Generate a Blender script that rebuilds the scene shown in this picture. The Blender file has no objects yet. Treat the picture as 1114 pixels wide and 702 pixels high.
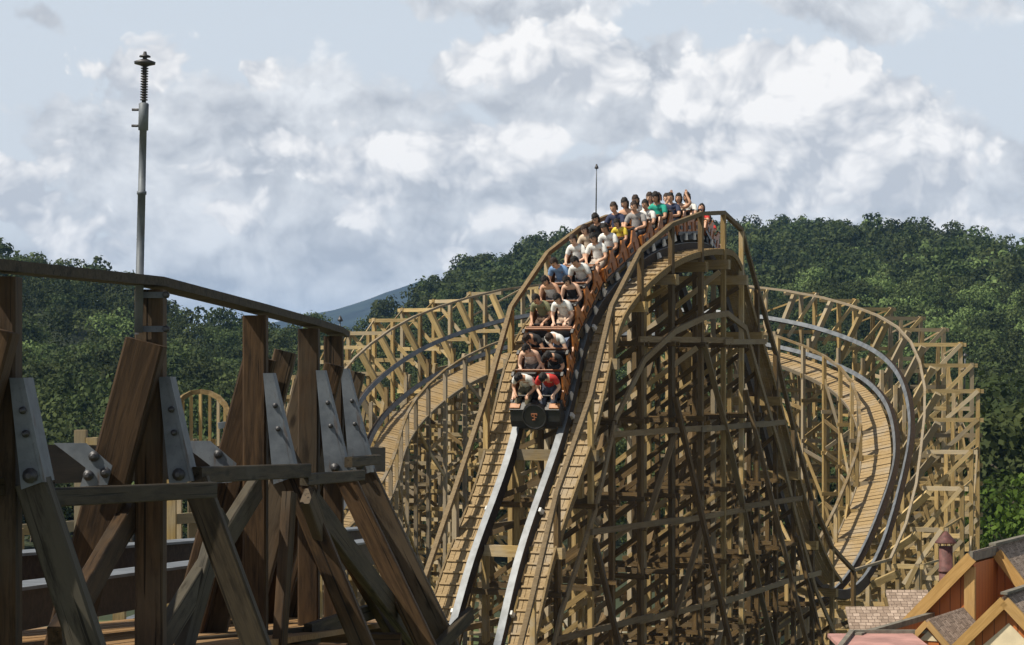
import bpy, bmesh, math, random
import numpy as np
from mathutils import Vector, Matrix, noise as mnoise
random.seed(7); RNG = np.random.default_rng(7)
R = math.radians
S = bpy.context.scene
C = S.collection

# ------------------------------------------------------------------ camera, sky, sun, exposure
HC = 14.0                      # eye height above the ground
FPX = 2512.0                   # focal length in photo pixels (photo 1114 wide)
cam = bpy.data.objects.new('camera', bpy.data.cameras.new('camera')); C.objects.link(cam)
cam.location = (0, 0, HC); cam.rotation_euler = (R(90), 0, 0)
cam.data.sensor_width = 36; cam.data.lens = 36 * FPX / 1114
cam.data.shift_y = 49 / 1114; cam.data.clip_start = 0.2; cam.data.clip_end = 40000
S.camera = cam
SUN_AZ, SUN_EL = 66, 53        # degrees left of straight behind the camera, elevation
sdir = Vector((-math.sin(R(SUN_AZ)) * math.cos(R(SUN_EL)), -math.cos(R(SUN_AZ)) * math.cos(R(SUN_EL)), math.sin(R(SUN_EL))))
sl = bpy.data.lights.new('sun', 'SUN'); sl.energy = 5.0; sl.angle = R(0.55); sl.color = (1.0, 0.92, 0.77)
so = bpy.data.objects.new('sun', sl); C.objects.link(so); so.rotation_euler = sdir.to_track_quat('Z', 'Y').to_euler()
S.view_settings.view_transform = 'Standard'; S.view_settings.look = 'None'
S.view_settings.gamma = 1; S.view_settings.exposure = 0.22; S.view_settings.use_curve_mapping = False
S.render.engine = 'CYCLES'
S.cycles.max_bounces = 5; S.cycles.diffuse_bounces = 3; S.cycles.glossy_bounces = 2; S.cycles.transparent_max_bounces = 8
S.cycles.volume_bounces = 0; S.cycles.use_denoising = True

def P(px, py, y):              # the world point seen at photo pixel (px,py) at depth y
    return Vector(((px - 557) * y / FPX, y, HC + (400 - py) * y / FPX))

class NG:                      # small node-graph helper
    def __init__(s, tree): s.t = tree; s.n = tree.nodes; s.l = tree.links
    def node(s, typ, **kw):
        n = s.n.new(typ)
        for k, v in kw.items(): setattr(n, k, v)
        return n
    def put(s, sock, v):
        if isinstance(v, bpy.types.NodeSocket): s.l.new(v, sock)
        elif v is not None: sock.default_value = v
    def math(s, op, a, b=None, c=None, clamp=False):
        n = s.node('ShaderNodeMath', operation=op, use_clamp=clamp)
        for i, v in enumerate((a, b, c)):
            if v is not None: s.put(n.inputs[i], v)
        return n.outputs[0]
    def mix(s, f, a, b):
        n = s.node('ShaderNodeMix', data_type='RGBA'); s.put(n.inputs[0], f)
        s.put(n.inputs[6], a if isinstance(a, bpy.types.NodeSocket) else (*a[:3], 1)); s.put(n.inputs[7], b if isinstance(b, bpy.types.NodeSocket) else (*b[:3], 1))
        return n.outputs[2]
    def noise(s, vec, scale, detail=4, rough=.55, dist=0):
        n = s.node('ShaderNodeTexNoise'); s.put(n.inputs['Vector'], vec)
        n.inputs['Scale'].default_value = scale; n.inputs['Detail'].default_value = detail
        n.inputs['Roughness'].default_value = rough; n.inputs['Distortion'].default_value = dist
        return n.outputs[0]
    def step(s, x, a, b):      # smoothstep a..b
        n = s.node('ShaderNodeMapRange', interpolation_type='SMOOTHSTEP'); s.put(n.inputs[0], x)
        n.inputs[1].default_value = a; n.inputs[2].default_value = b
        return n.outputs[0]
    def mapping(s, vec, loc=(0, 0, 0), scale=(1, 1, 1), rot=(0, 0, 0)):
        n = s.node('ShaderNodeMapping'); s.put(n.inputs[0], vec)
        n.inputs[1].default_value = loc; n.inputs[2].default_value = rot; n.inputs[3].default_value = scale
        return n.outputs[0]

def build_world():
    w = bpy.data.worlds.new("World"); S.world = w; w.use_nodes = True
    g = NG(w.node_tree); g.n.clear()
    out = g.node('ShaderNodeOutputWorld'); bg = g.node('ShaderNodeBackground')
    sky = g.node('ShaderNodeTexSky', sky_type='NISHITA'); sky.sun_disc = False
    sky.sun_elevation = R(SUN_EL); sky.sun_rotation = math.atan2(sdir.x, sdir.y)
    sky.air_density = 1.0; sky.dust_density = 1.2; sky.ozone_density = 1.0
    tc = g.node('ShaderNodeTexCoord'); sep = g.node('ShaderNodeSeparateXYZ'); g.put(sep.inputs[0], tc.outputs['Generated'])
    az = g.math('ARCTAN2', sep.outputs[0], sep.outputs[1]); el = g.math('ARCSINE', sep.outputs[2])
    U = g.math('MULTIPLY', az, 2.512); V = g.math('MULTIPLY', el, 2.512)
    cv = g.node('ShaderNodeCombineXYZ'); g.put(cv.inputs[0], U); g.put(cv.inputs[1], V); cv = cv.outputs[0]
    def vadd(a, b_, k=(1, 1, 0)):
        n = g.node('ShaderNodeVectorMath', operation='MULTIPLY_ADD'); g.put(n.inputs[0], a); n.inputs[1].default_value = k; g.put(n.inputs[2], b_); return n.outputs[0]
    def cnoise(scale, detail, offs):
        n = g.node('ShaderNodeTexNoise', noise_dimensions='2D'); g.put(n.inputs['Vector'], g.mapping(cv, loc=offs)); n.inputs['Scale'].default_value = scale; n.inputs['Detail'].default_value = detail; n.inputs['Roughness'].default_value = .55
        s_ = g.node('ShaderNodeVectorMath', operation='SUBTRACT'); g.put(s_.inputs[0], n.outputs[1]); s_.inputs[1].default_value = (.5, .5, .5); return s_.outputs[0]
    warp = vadd(cnoise(7, 3, (3.1, 1.7, 0)), cv, (.07, .05, 0)); soft = vadd(cnoise(4.5, 5, (7.3, 4.2, 0)), cv, (.16, .09, 0))
    g_hi = g.mapping(warp, loc=(-.008, .022, 0))
    def puff(off_, sc):        # cauliflower height: high in the middle of each puff
        n = g.node('ShaderNodeTexVoronoi', feature='F1', voronoi_dimensions='2D'); g.put(n.inputs['Vector'], g.mapping(warp, loc=off_, scale=(1, 1.15, 1)))
        n.inputs['Scale'].default_value = sc; n.inputs['Detail'].default_value = 3; n.inputs['Roughness'].default_value = .55; n.inputs['Lacunarity'].default_value = 2.1
        return g.math('SUBTRACT', .50, n.outputs['Distance'])
    h0 = puff((0, 0, 0), 13); h1 = puff((.010, -.016, 0), 13); h2 = puff((.03, -.05, 0), 13)
    fine = g.noise(warp, 30, 7, .62)
    def blob(vec, px, py, rx, ry):          # 1 in the middle of the cloud, 0 on its rim
        m = g.mapping(vec, loc=(-(px - 557) / rx, -(400 - py) / ry, 0), scale=(1000 / rx, 1000 / ry, 0))
        l = g.node('ShaderNodeVectorMath', operation='LENGTH'); g.put(l.inputs[0], m)
        k = max(.35, min(1.3, ry / 55)); return g.math('MULTIPLY_ADD', l.outputs['Value'], -k, k)
    def union(lst):
        r = lst[0]
        for x in lst[1:]: r = g.math('SMOOTH_MAX', r, x, .12)
        return r
    gen = g.noise(g.mapping(cv, scale=(1, 1.7, 1), loc=(.4, .2, 0)), 2.2, 8, .58)
    genm = g.math('MULTIPLY', g.step(gen, .55, .70), g.step(V, .42, .62))
    big = g.noise(g.mapping(soft, scale=(1, 1.6, 1)), 7, 7, .56)
    # grey cloud masses
    grey = union([blob(soft, *b) for b in GREY])
    gd = g.math('ADD', grey, g.math('ADD', g.math('MULTIPLY', h0, .35), g.math('MULTIPLY', g.math('SUBTRACT', fine, .5), .35)))
    greym = g.math('MULTIPLY', g.step(gd, -.10, .14), .95)
    # white sunlit heads
    white = union([blob(warp, *b) for b in HEADS])
    whi = union([blob(g_hi, *b) for b in HEADS])
    topness = g.math('MULTIPLY', g.math('SUBTRACT', white, whi), 2.0)
    wd = g.math('ADD', white, g.math('ADD', g.math('MULTIPLY', h0, .55), g.math('MULTIPLY', g.math('SUBTRACT', fine, .5), .34)))
    whitem = g.step(wd, -.10, .08)
    relief = g.math('ADD', g.math('MULTIPLY', g.math('SUBTRACT', h0, h1), .9), g.math('MULTIPLY', g.math('SUBTRACT', h0, h2), .45))
    lit = g.math('ADD', g.math('MULTIPLY_ADD', topness, .30, .30), g.math('ADD', relief, g.math('MULTIPLY', g.math('SUBTRACT', fine, .5), .35)))
    lit = g.math('ADD', lit, g.math('MULTIPLY', g.step(white, .0, .7), .28), clamp=True)
    wcol = g.mix(lit, (.52, .545, .585), (.91, .895, .88))
    gl = g.math('ADD', g.step(big, .25, .75), g.math('MULTIPLY', relief, .5), clamp=True)
    gcol = g.mix(gl, (.45, .475, .515), (.78, .795, .81))
    haze = g.mix(g.step(V, .02, .42), (.72, .755, .79), (.63, .69, .755))
    skyc = g.node('ShaderNodeVectorMath', operation='SCALE'); g.put(skyc.inputs[0], sky.outputs[0]); skyc.inputs['Scale'].default_value = .06
    veil = g.math('MULTIPLY', g.step(V, .75, .36), .88)      # thin high veil over the blue, low in the sky
    ds = g.node('ShaderNodeHueSaturation'); g.put(ds.inputs['Color'], skyc.outputs[0]); ds.inputs['Saturation'].default_value = .45
    base = g.mix(veil, ds.outputs[0], haze)
    c1 = g.mix(genm, base, gcol); c2 = g.mix(greym, c1, gcol); c3 = g.mix(whitem, c2, wcol)
    g.put(bg.inputs[0], c3); bg.inputs[1].default_value = 1.0
    g.l.new(bg.outputs[0], out.inputs[0])
    w.cycles.sampling_method = 'MANUAL'; w.cycles.sample_map_resolution = 512
GREY = [(300, 190, 300, 120), (430, 290, 330, 70), (610, 92, 165, 66), (930, 2, 200, 46), (560, -8, 180, 46), (760, 205, 330, 58), (48, 20, 52, 18), (60, 300, 220, 55), (1040, 195, 130, 36), (900, 225, 330, 50), (870, 150, 220, 90), (150, 190, 90, 60)]
HEADS = [(850, 128, 180, 86), (955, 175, 130, 66), (740, 108, 54, 48), (800, 195, 200, 48), (600, 62, 124, 50), (140, 72, 66, 40), (276, 76, 52, 27), (690, 95, 66, 32),
         (12, 205, 76, 50), (375, 138, 40, 20), (525, 165, 120, 50), (430, 185, 120, 46), (600, 252, 150, 26), (545, 274, 120, 20), (262, 245, 46, 30), (385, 245, 42, 22), (240, 190, 44, 26), (1010, 248, 130, 22), (90, 268, 70, 30), (60, 160, 32, 15), (320, 160, 90, 24)]
BASES = [(850, 222, 290, 40), (620, 124, 150, 30), (300, 215, 200, 40), (480, 235, 190, 30), (150, 108, 90, 16), (40, 240, 110, 18), (950, 205, 100, 26)]
build_world()

# ------------------------------------------------------------------ materials
MATS = {}
def new_mat(name):
    m = bpy.data.materials.new(name); m.use_nodes = True
    g = NG(m.node_tree); b = g.n['Principled BSDF']
    MATS[name] = m
    return m, g, b
def plain(name, col, rough=.6, metal=0., var=.12, scale=6., bump=0.):
    m, g, b = new_mat(name)
    tc = g.node('ShaderNodeTexCoord'); n = g.noise(tc.outputs['Object'], scale, 5, .6)
    dark = tuple(c * (1 - var * 1.6) for c in col); lite = tuple(min(1, c * (1 + var)) for c in col)
    g.put(b.inputs['Base Color'], g.mix(g.step(n, .3, .7), dark, lite))
    g.put(b.inputs['Roughness'], rough); b.inputs['Metallic'].default_value = metal
    if bump:
        bp = g.node('ShaderNodeBump'); bp.inputs['Strength'].default_value = bump; bp.inputs['Distance'].default_value = .02; g.put(bp.inputs['Height'], n); g.l.new(bp.outputs[0], b.inputs['Normal'])
    return m
def wood(name, a, b_, grey=(.30, .275, .235), greyamt=.35, rnd=.45, fine=1.0, rough=.72, detail=False):
    """sawn timber, grain along the piece's own X axis, each piece its own tone"""
    m, g, b = new_mat(name)
    tc = g.node('ShaderNodeTexCoord'); oi = g.node('ShaderNodeObjectInfo')
    off = g.node('ShaderNodeVectorMath', operation='ADD'); g.put(off.inputs[0], tc.outputs['Object'])
    sc = g.math('MULTIPLY', oi.outputs['Random'], 37.); g.put(off.inputs[1], sc)
    v = g.mapping(off.outputs[0], scale=(.8 * fine, 9 * fine, 9 * fine))
    n = g.noise(v, 2.2, 7, .62, .6)
    col = g.mix(g.step(n, .28, .72), a, b_)
    blot = g.noise(off.outputs[0], 1.1, 4, .6)
    gr = g.math('MULTIPLY', g.step(g.math('ADD', blot, g.math('MULTIPLY', g.math('SUBTRACT', oi.outputs['Random'], .5), .5)), .45, .72), greyamt)
    col = g.mix(gr, col, grey)
    if detail:                       # knots and dark weather stains with a shape of their own
        vo = g.node('ShaderNodeTexVoronoi'); g.put(vo.inputs['Vector'], g.mapping(off.outputs[0], scale=(1.3, 3.2, 3.2))); vo.inputs['Scale'].default_value = 1.6
        col = g.mix(g.math('MULTIPLY', g.step(vo.outputs['Distance'], .16, .05), .75), col, tuple(c * .25 for c in a))
        st = g.noise(g.mapping(off.outputs[0], scale=(.5, 3, 3)), 3.5, 6, .7)
        col = g.mix(g.math('MULTIPLY', g.step(st, .50, .68), .8), col, tuple(c * .35 for c in a))
        ck = g.noise(g.mapping(off.outputs[0], scale=(.35, 22, 22)), 2.0, 3, .5)      # drying checks along the grain
        crack = g.step(ck, .62, .66); col = g.mix(g.math('MULTIPLY', crack, .85), col, tuple(c * .15 for c in a))
        n = g.math('SUBTRACT', n, g.math('MULTIPLY', crack, .8))
    hsv = g.node('ShaderNodeHueSaturation'); g.put(hsv.inputs['Color'], col)
    g.put(hsv.inputs['Value'], g.math('ADD', 1 - rnd * .5, g.math('MULTIPLY', g.math('FRACT', g.math('MULTIPLY', oi.outputs['Random'], 7.31)), rnd)))
    g.put(b.inputs['Base Color'], hsv.outputs[0]); b.inputs['Roughness'].default_value = rough
    b.inputs['Specular IOR Level'].default_value = .25
    bp = g.node('ShaderNodeBump'); bp.inputs['Strength'].default_value = .35; bp.inputs['Distance'].default_value = .012; g.put(bp.inputs['Height'], n); g.l.new(bp.outputs[0], b.inputs['Normal'])
    return m
PINE = wood('pine_timber', (.235, .158, .060), (.40, .285, .125), greyamt=.55, rnd=.75)
PINE_OLD = wood('weathered_timber', (.145, .097, .040), (.26, .182, .085), greyamt=.5, rnd=.6)
HILLWOOD = wood('shaded_hill_timber', (.060, .037, .014), (.145, .092, .037), grey=(.12, .095, .06), greyamt=.35)  # older brown wood, with the hill's inner shade mixed into its colour
GREYW = wood('silvered_timber', (.13, .09, .045), (.22, .16, .09), grey=(.20, .165, .11), greyamt=.6, rnd=.4)
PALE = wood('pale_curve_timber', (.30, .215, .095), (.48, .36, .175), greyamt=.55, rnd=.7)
DECK = wood('deck_board', (.225, .150, .070), (.36, .26, .135), greyamt=.45, rnd=.2, fine=1.5)
DARKLAM = wood('laminated_rail_timber', (.022, .014, .009), (.055, .036, .023), greyamt=.1)
FG = wood('brown_stained_timber', (.034, .019, .009), (.082, .047, .022), grey=(.085, .07, .05), greyamt=.6, rnd=.55, fine=1.6, detail=True)  # brown stain, darkened further to stand in for the frame's shade
FGG = wood('greyed_brace_timber', (.030, .023, .014), (.064, .049, .030), grey=(.072, .066, .052), greyamt=.7, rnd=.35, fine=1.6, detail=True)  # greyed by weather, with shade worked into the colour as well
STEEL, g, b = new_mat('galvanised_steel')
tc = g.node('ShaderNodeTexCoord'); n = g.noise(tc.outputs['Object'], 5, 6, .65); n2 = g.noise(g.mapping(tc.outputs['Object'], scale=(14, 14, 2.2)), 1.5, 5, .6); n3 = g.noise(tc.outputs['Object'], 60, 3, .6)
col = g.mix(g.step(n, .3, .7), (.085, .10, .12), (.155, .175, .20)); col = g.mix(g.math('MULTIPLY', g.step(n2, .56, .74), .75), col, (.085, .045, .022)); col = g.mix(g.math('MULTIPLY', g.step(n3, .6, .72), .35), col, (.05, .05, .05))
g.put(b.inputs['Base Color'], col); b.inputs['Roughness'].default_value = .6; b.inputs['Metallic'].default_value = .2
RAILTOP = plain('rail_running_steel', (.15, .165, .185), .5, .1, .2, 3, 0)
BOLT = plain('bolt_steel', (.07, .07, .075), .5, .6, .2, 20)
BLACK = plain('black_paint', (.015, .014, .014), .35, 0, .2, 8)
ORANGE = plain('orange_car_timber', (.40, .145, .032), .38, 0, .22, 7, .1)
DKORANGE = plain('dark_orange_car_shell', (.24, .085, .022), .42, 0, .25, 7, .1)
COPPER = plain('copper_emblem', (.50, .20, .10), .35, .5, .1)
RUBBER = plain('seat_padding', (.022, .02, .02), .6, 0, .2)
WHITEP = plain('white_fin', (.62, .62, .60), .5, 0, .1)

def link(o, parent=None):
    C.objects.link(o)
    if parent is not None: o.parent = parent
    return o
def tag(o, label=None, cat=None, group=None, kind=None):
    if label: o['label'] = label
    if cat: o['category'] = cat
    if group: o['group'] = group
    if kind: o['kind'] = kind
    return o
def empty(name, loc=(0, 0, 0), parent=None):
    o = bpy.data.objects.new(name, None); o.empty_display_size = .2; link(o, parent); o.location = loc; return o
def mesh_obj(name, verts, faces, mat, parent=None, smooth=False, mi=None):
    me = bpy.data.meshes.new(name); me.from_pydata([tuple(v) for v in verts], [], faces)
    for m in (mat if isinstance(mat, (list, tuple)) else [mat]): me.materials.append(m)
    if mi is not None: me.polygons.foreach_set('material_index', mi)
    if smooth: me.polygons.foreach_set('use_smooth', [True] * len(me.polygons))
    me.update()
    return link(bpy.data.objects.new(name, me), parent)
def frame(x, up):              # rotation matrix with local X along x
    x = Vector(x).normalized(); up = Vector(up)
    y = up.cross(x)
    if y.length < 1e-4: y = Vector((0, 1, 0)).cross(x) if abs(x.y) < .9 else Vector((1, 0, 0)).cross(x)
    y.normalize(); z = x.cross(y)
    return Matrix((x, y, z)).transposed()
WORLD_OFF = {}
def off(parent):
    o = Vector((0, 0, 0))
    while parent is not None: o += Vector(parent.location); parent = parent.parent
    return o
BEAMS = {}
def beam(name, p0, p1, w, h, mat, parent=None, up=(0, 0, 1), ch=0.):
    """a straight timber from p0 to p1: w across (local Y), h along 'up' (local Z), chamfer ch"""
    p0 = Vector(p0); p1 = Vector(p1); L = (p1 - p0).length
    if L < 1e-3: return None
    key = (name, round(L, 2), w, h, mat.name, ch); me = BEAMS.get(key)
    if me is None:
        L2 = round(L, 2) / 2; a, b = w / 2, h / 2
        if ch <= 0: prof = [(-a, -b), (a, -b), (a, b), (-a, b)]
        else: prof = [(-a + ch, -b), (a - ch, -b), (a, -b + ch), (a, b - ch), (a - ch, b), (-a + ch, b), (-a, b - ch), (-a, -b + ch)]
        n = len(prof)
        vs = [(-L2, y, z) for y, z in prof] + [(L2, y, z) for y, z in prof]
        fs = [list(range(n))[::-1], list(range(n, 2 * n))] + [(i, (i + 1) % n, n + (i + 1) % n, n + i) for i in range(n)]
        me = bpy.data.meshes.new(name); me.from_pydata(vs, [], fs); me.materials.append(mat); me.update(); BEAMS[key] = me
    o = bpy.data.objects.new(name, me); link(o, parent)
    M = frame(p1 - p0, up).to_4x4(); M.translation = (p0 + p1) / 2 - off(parent); o.matrix_basis = M
    return o
def prism(name, pts, ext, mat, parent=None):
    """a flat outline (world points) given a thickness ext"""
    o0 = off(parent); ext = Vector(ext); n = len(pts); pts = [Vector(p) - o0 for p in pts]
    nn = Vector((0, 0, 0))
    for i in range(n): nn += pts[i].cross(pts[(i + 1) % n])
    if nn.dot(ext) > 0: pts = pts[::-1]
    vs = pts + [p + ext for p in pts]
    fs = [list(range(n)), list(range(2 * n - 1, n - 1, -1))] + [((i + 1) % n, i, n + i, n + (i + 1) % n) for i in range(n)]
    return mesh_obj(name, vs, fs, mat, parent)
def lathe(name, prof, axis0, axis1, mat, parent=None, seg=16, smooth=True):
    """profile [(t along axis in metres, radius)] turned round the axis"""
    a0 = Vector(axis0); d = (Vector(axis1) - a0).normalized(); Rm = frame(d, (0, 0, 1) if abs(d.z) < .9 else (1, 0, 0))
    vs, fs = [], []
    for t, r in prof:
        for k in range(seg):
            an = 2 * math.pi * k / seg
            vs.append(a0 + d * t + Rm @ Vector((0, r * math.cos(an), r * math.sin(an))) - off(parent))
    for i in range(len(prof) - 1):
        for k in range(seg):
            k2 = (k + 1) % seg; fs.append((i * seg + k, i * seg + k2, (i + 1) * seg + k2, (i + 1) * seg + k))
    fs.append(list(range(seg))[::-1]); fs.append(list(range((len(prof) - 1) * seg, len(prof) * seg)))
    o = mesh_obj(name, vs, fs, mat, parent, False)
    if smooth:
        o.data.polygons.foreach_set('use_smooth', [len(p.vertices) == 4 for p in o.data.polygons])
    return o
def sweep(name, secs, mat, parent=None, closed=True, smooth=False):
    """secs: a list of cross-sections (same number of points)"""
    n = len(secs[0]); o0 = off(parent); vs = [Vector(p) - o0 for s in secs for p in s]; fs = []
    for i in range(len(secs) - 1):
        for k in range(n):
            k2 = (k + 1) % n; fs.append((i * n + k2, i * n + k, (i + 1) * n + k, (i + 1) * n + k2))
    fs.append(list(range(n))); fs.append(list(range((len(secs) - 1) * n, len(secs) * n))[::-1])
    return mesh_obj(name, vs, fs, mat, parent, smooth)

# ------------------------------------------------------------------ ground and hills
def interp(xs, ys, x): return np.interp(x, xs, ys)
def smooth01(t): t = np.clip(t, 0, 1); return t * t * (3 - 2 * t)
RH_PX = np.array([-500, 250, 330, 380, 420, 450, 500, 570, 600, 700, 790, 850, 930, 1000, 1060, 1114, 1250, 1500, 1900, 2300])
RH_PY = np.array([420, 410, 402, 388, 366, 336, 297, 272, 267, 258, 254, 250, 258, 284, 312, 330, 362, 384, 400, 410])
LH_PX = np.array([-1200, -600, -200, 0, 50, 110, 150, 200, 250, 300, 350, 400, 520, 700])
LH_PY = np.array([330, 290, 268, 276, 280, 298, 312, 334, 352, 362, 366, 372, 384, 400])
def hills(x, y):
    """height of the land above the park's ground"""
    h = np.zeros_like(x)
    rx = x / .3185 + 557
    top = (400 - interp(RH_PX, RH_PY, rx)) / FPX * 800 + HC - 7
    h1 = np.maximum(top, 0) * np.where(y < 800, smooth01((y - 170) / 640) ** .8, 1 - .8 * smooth01((y - 800) / 500))
    lx = x / .179 + 557
    top2 = (400 - interp(LH_PX, LH_PY, lx)) / FPX * 450 + HC - 7
    h2 = np.maximum(top2, 0) * np.where(y < 450, smooth01((y - 110) / 345) ** .8, 1 - .9 * smooth01((y - 450) / 300))
    return np.maximum(h1, h2)
def bumpy(x, y): return 1.6 * np.sin(x * .061 + 1.3) * np.sin(y * .043 + .4) + 1.1 * np.sin(x * .13 + y * .09)
def land(x, y): 
    h = hills(x, y); return h + bumpy(x, y) * np.clip(h / 8, 0, 1)

mg, g, b = new_mat('park_ground')
tc = g.node('ShaderNodeTexCoord')
n = g.noise(tc.outputs['Object'], .11, 6, .6); n2 = g.noise(tc.outputs['Object'], 1.7, 6, .65); n3 = g.noise(tc.outputs['Object'], .045, 3, .5)
col = g.mix(g.step(n2, .35, .7), (.045, .07, .022), (.085, .12, .035))
col = g.mix(g.step(n, .50, .58), col, g.mix(n2, (.20, .17, .12), (.36, .32, .25)))
g.put(b.inputs['Base Color'], col); b.inputs['Roughness'].default_value = .95
mf, g, b = new_mat('forest_floor')
tc = g.node('ShaderNodeTexCoord'); n = g.noise(tc.outputs['Object'], .25, 6, .6)
g.put(b.inputs['Base Color'], g.mix(n, (.012, .02, .008), (.04, .055, .02))); b.inputs['Roughness'].default_value = 1

def grid_mesh(name, xs, ys, fn, mat):
    X, Y = np.meshgrid(xs, ys); Z = fn(X, Y); nx, ny = len(xs), len(ys)
    vs = np.stack([X, Y, Z], -1).reshape(-1, 3)
    fs = [(j * nx + i, j * nx + i + 1, (j + 1) * nx + i + 1, (j + 1) * nx + i) for j in range(ny - 1) for i in range(nx - 1)]
    o = mesh_obj(name, vs, fs, mat, None, True); o['kind'] = 'structure'; return o
grid_mesh('ground', np.array([-9000, -400, -60, 0, 60, 400, 9000.]), np.array([-900., -60, 20, 60, 110, 170, 9000]), lambda x, y: x * 0, mg)
grid_mesh('forest_hill', np.linspace(-420, 620, 105), np.linspace(112, 1300, 110), lambda x, y: land(x, y) - .6 + .65 * smooth01((y - 112) / 30), mf)
# far blue ridge
mm, g, b = new_mat('far_mountain_wood')
tc = g.node('ShaderNodeTexCoord'); n = g.noise(tc.outputs['Object'], .02, 7, .65)
g.put(b.inputs['Base Color'], g.mix(g.step(n, .35, .65), (.008, .016, .020), (.026, .042, .040))); b.inputs['Roughness'].default_value = 1
MPX = np.array([-1500, -200, 100, 200, 290, 330, 370, 400, 430, 460, 500, 560, 620, 800, 1200, 2000])
MPY = np.array([385, 378, 372, 366, 354, 345, 338, 329, 317, 307, 312, 327, 340, 352, 362, 385])
def mount(x, y):
    px = x / (3600 / FPX) + 557
    t = (400 - interp(MPX, MPY, px)) / FPX * 3600 + HC + 4
    rid = np.array([[mnoise.fractal(Vector((float(a) * .004, float(b_) * .004, .3)), 1.0, 2.1, 6) for a, b_ in zip(r1, r2)] for r1, r2 in zip(x, y)])
    k = np.where(y < 3600, smooth01((y - 2300) / 1300) ** 1.2, 1 - smooth01((y - 3600) / 900))
    return t * k + rid * 7 * np.sqrt(np.clip(k, 0, 1)) * np.clip((3640 - y) / 200 + .15, .12, 1) - 1.5
grid_mesh('far_mountain', np.linspace(-2200, 1900, 170), np.linspace(2250, 4500, 60), mount, mm)

# ------------------------------------------------------------------ foliage
def leaf_mat(name, base, sat=1.0, useattr=False):
    m, g, b = new_mat(name)
    tc = g.node('ShaderNodeTexCoord'); oi = g.node('ShaderNodeObjectInfo'); geo = g.node('ShaderNodeNewGeometry')
    rnd = oi.outputs['Random']
    if useattr:
        at = g.node('ShaderNodeAttribute'); at.attribute_name = 'tone'; rnd = at.outputs['Fac']
    ri = geo.outputs['Random Per Island']
    n = g.noise(tc.outputs['Object'], .9, 3, .6)
    a = tuple(c * .55 for c in base); c_ = (base[0] * 1.55, base[1] * 1.35, base[2] * 1.1)
    col = g.mix(g.math('ADD', g.math('MULTIPLY', ri, .45), g.math('MULTIPLY', n, .55)), a, c_)
    hsv = g.node('ShaderNodeHueSaturation'); g.put(hsv.inputs['Color'], col); hsv.inputs['Saturation'].default_value = sat
    g.put(hsv.inputs['Hue'], g.math('ADD', .485, g.math('MULTIPLY', g.math('FRACT', g.math('MULTIPLY', rnd, 5.7)), .03)))
    g.put(hsv.inputs['Value'], g.math('ADD', .55, g.math('MULTIPLY', rnd, 1.0)))
    g.put(b.inputs['Base Color'], hsv.outputs[0]); b.inputs['Roughness'].default_value = .75
    b.inputs['Specular IOR Level'].default_value = .15
    tr = g.node('ShaderNodeBsdfTranslucent'); g.put(tr.inputs[0], hsv.outputs[0]); mx = g.node('ShaderNodeMixShader'); mx.inputs[0].default_value = .3
    g.l.new(b.outputs[0], mx.inputs[1]); g.l.new(tr.outputs[0], mx.inputs[2]); g.l.new(mx.outputs[0], g.n['Material Output'].inputs[0])
    return m
LEAF = leaf_mat('wood_foliage', (.050, .078, .026), .92, True)
LEAF_OBJ = leaf_mat('tree_foliage', (.049, .077, .025), .92)
LEAF_PALE = leaf_mat('flowering_foliage', (.15, .155, .085), .8)
LEAF_LIGHT = leaf_mat('fresh_foliage', (.055, .10, .018))
BARK = plain('bark', (.09, .07, .05), .9, 0, .3, 4, .4)

def crown_pts(seed, nlobe, nleaf, r=3.6, h=4.4, leaf=.7, base=2.2):
    """leaf quads over uneven lobes: (n*4,3) vertices; the tree stands at the origin"""
    rg = np.random.default_rng(seed); out = []
    lobes = []
    for i in range(nlobe):
        an = rg.uniform(0, 2 * math.pi); rr = r * math.sqrt(rg.uniform(0, 1)) * .72; t = rg.uniform(0, 1)
        zz = base + h * (.18 + .82 * t) * (1 - .38 * (rr / r) ** 2)
        lobes.append((rr * math.cos(an), rr * math.sin(an), zz, r * rg.uniform(.26, .52)))
    per = max(1, nleaf // nlobe)
    for (cx, cy, cz, lr) in lobes:
        d = rg.normal(size=(per, 3)); d /= np.linalg.norm(d, axis=1)[:, None]; d[:, 2] = np.where(d[:, 2] < -.45, -d[:, 2], d[:, 2])
        rad = lr * rg.uniform(.72, 1.12, (per, 1)); c = np.array([cx, cy, cz]) + d * rad * np.array([1, 1, .8])
        nrm = d + rg.normal(size=(per, 3)) * .38; nrm /= np.linalg.norm(nrm, axis=1)[:, None]
        a = np.cross(nrm, rg.normal(size=(per, 3))); a /= np.linalg.norm(a, axis=1)[:, None]; bb = np.cross(nrm, a)
        s = leaf * rg.uniform(.5, 1.15, (per, 1)); s2 = s * rg.uniform(.55, .9, (per, 1))
        out.append(np.stack([c - a * s * .5 , c - bb * s2 * .5, c + a * s * .5, c + bb * s2 * .5], 1).reshape(-1, 3))
    return np.concatenate(out)
def quads_mesh(name, V, mat, tone=None):
    me = bpy.data.meshes.new(name); nv = len(V); nf = nv // 4
    me.vertices.add(nv); me.vertices.foreach_set('co', V.astype(np.float32).ravel())
    me.loops.add(nv); me.loops.foreach_set('vertex_index', np.arange(nv, dtype=np.int32))
    me.polygons.add(nf); me.polygons.foreach_set('loop_start', np.arange(0, nv, 4, dtype=np.int32))
    me.materials.append(mat)
    if tone is not None:
        at = me.attributes.new('tone', 'FLOAT', 'POINT'); at.data.foreach_set('value', tone.astype(np.float32))
    me.update(); me.validate(); return me
NVAR = 6
FARV = [crown_pts(100 + i, 12, 260, 3.6, 5.0, .9, 1.4) for i in range(NVAR)]
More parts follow.
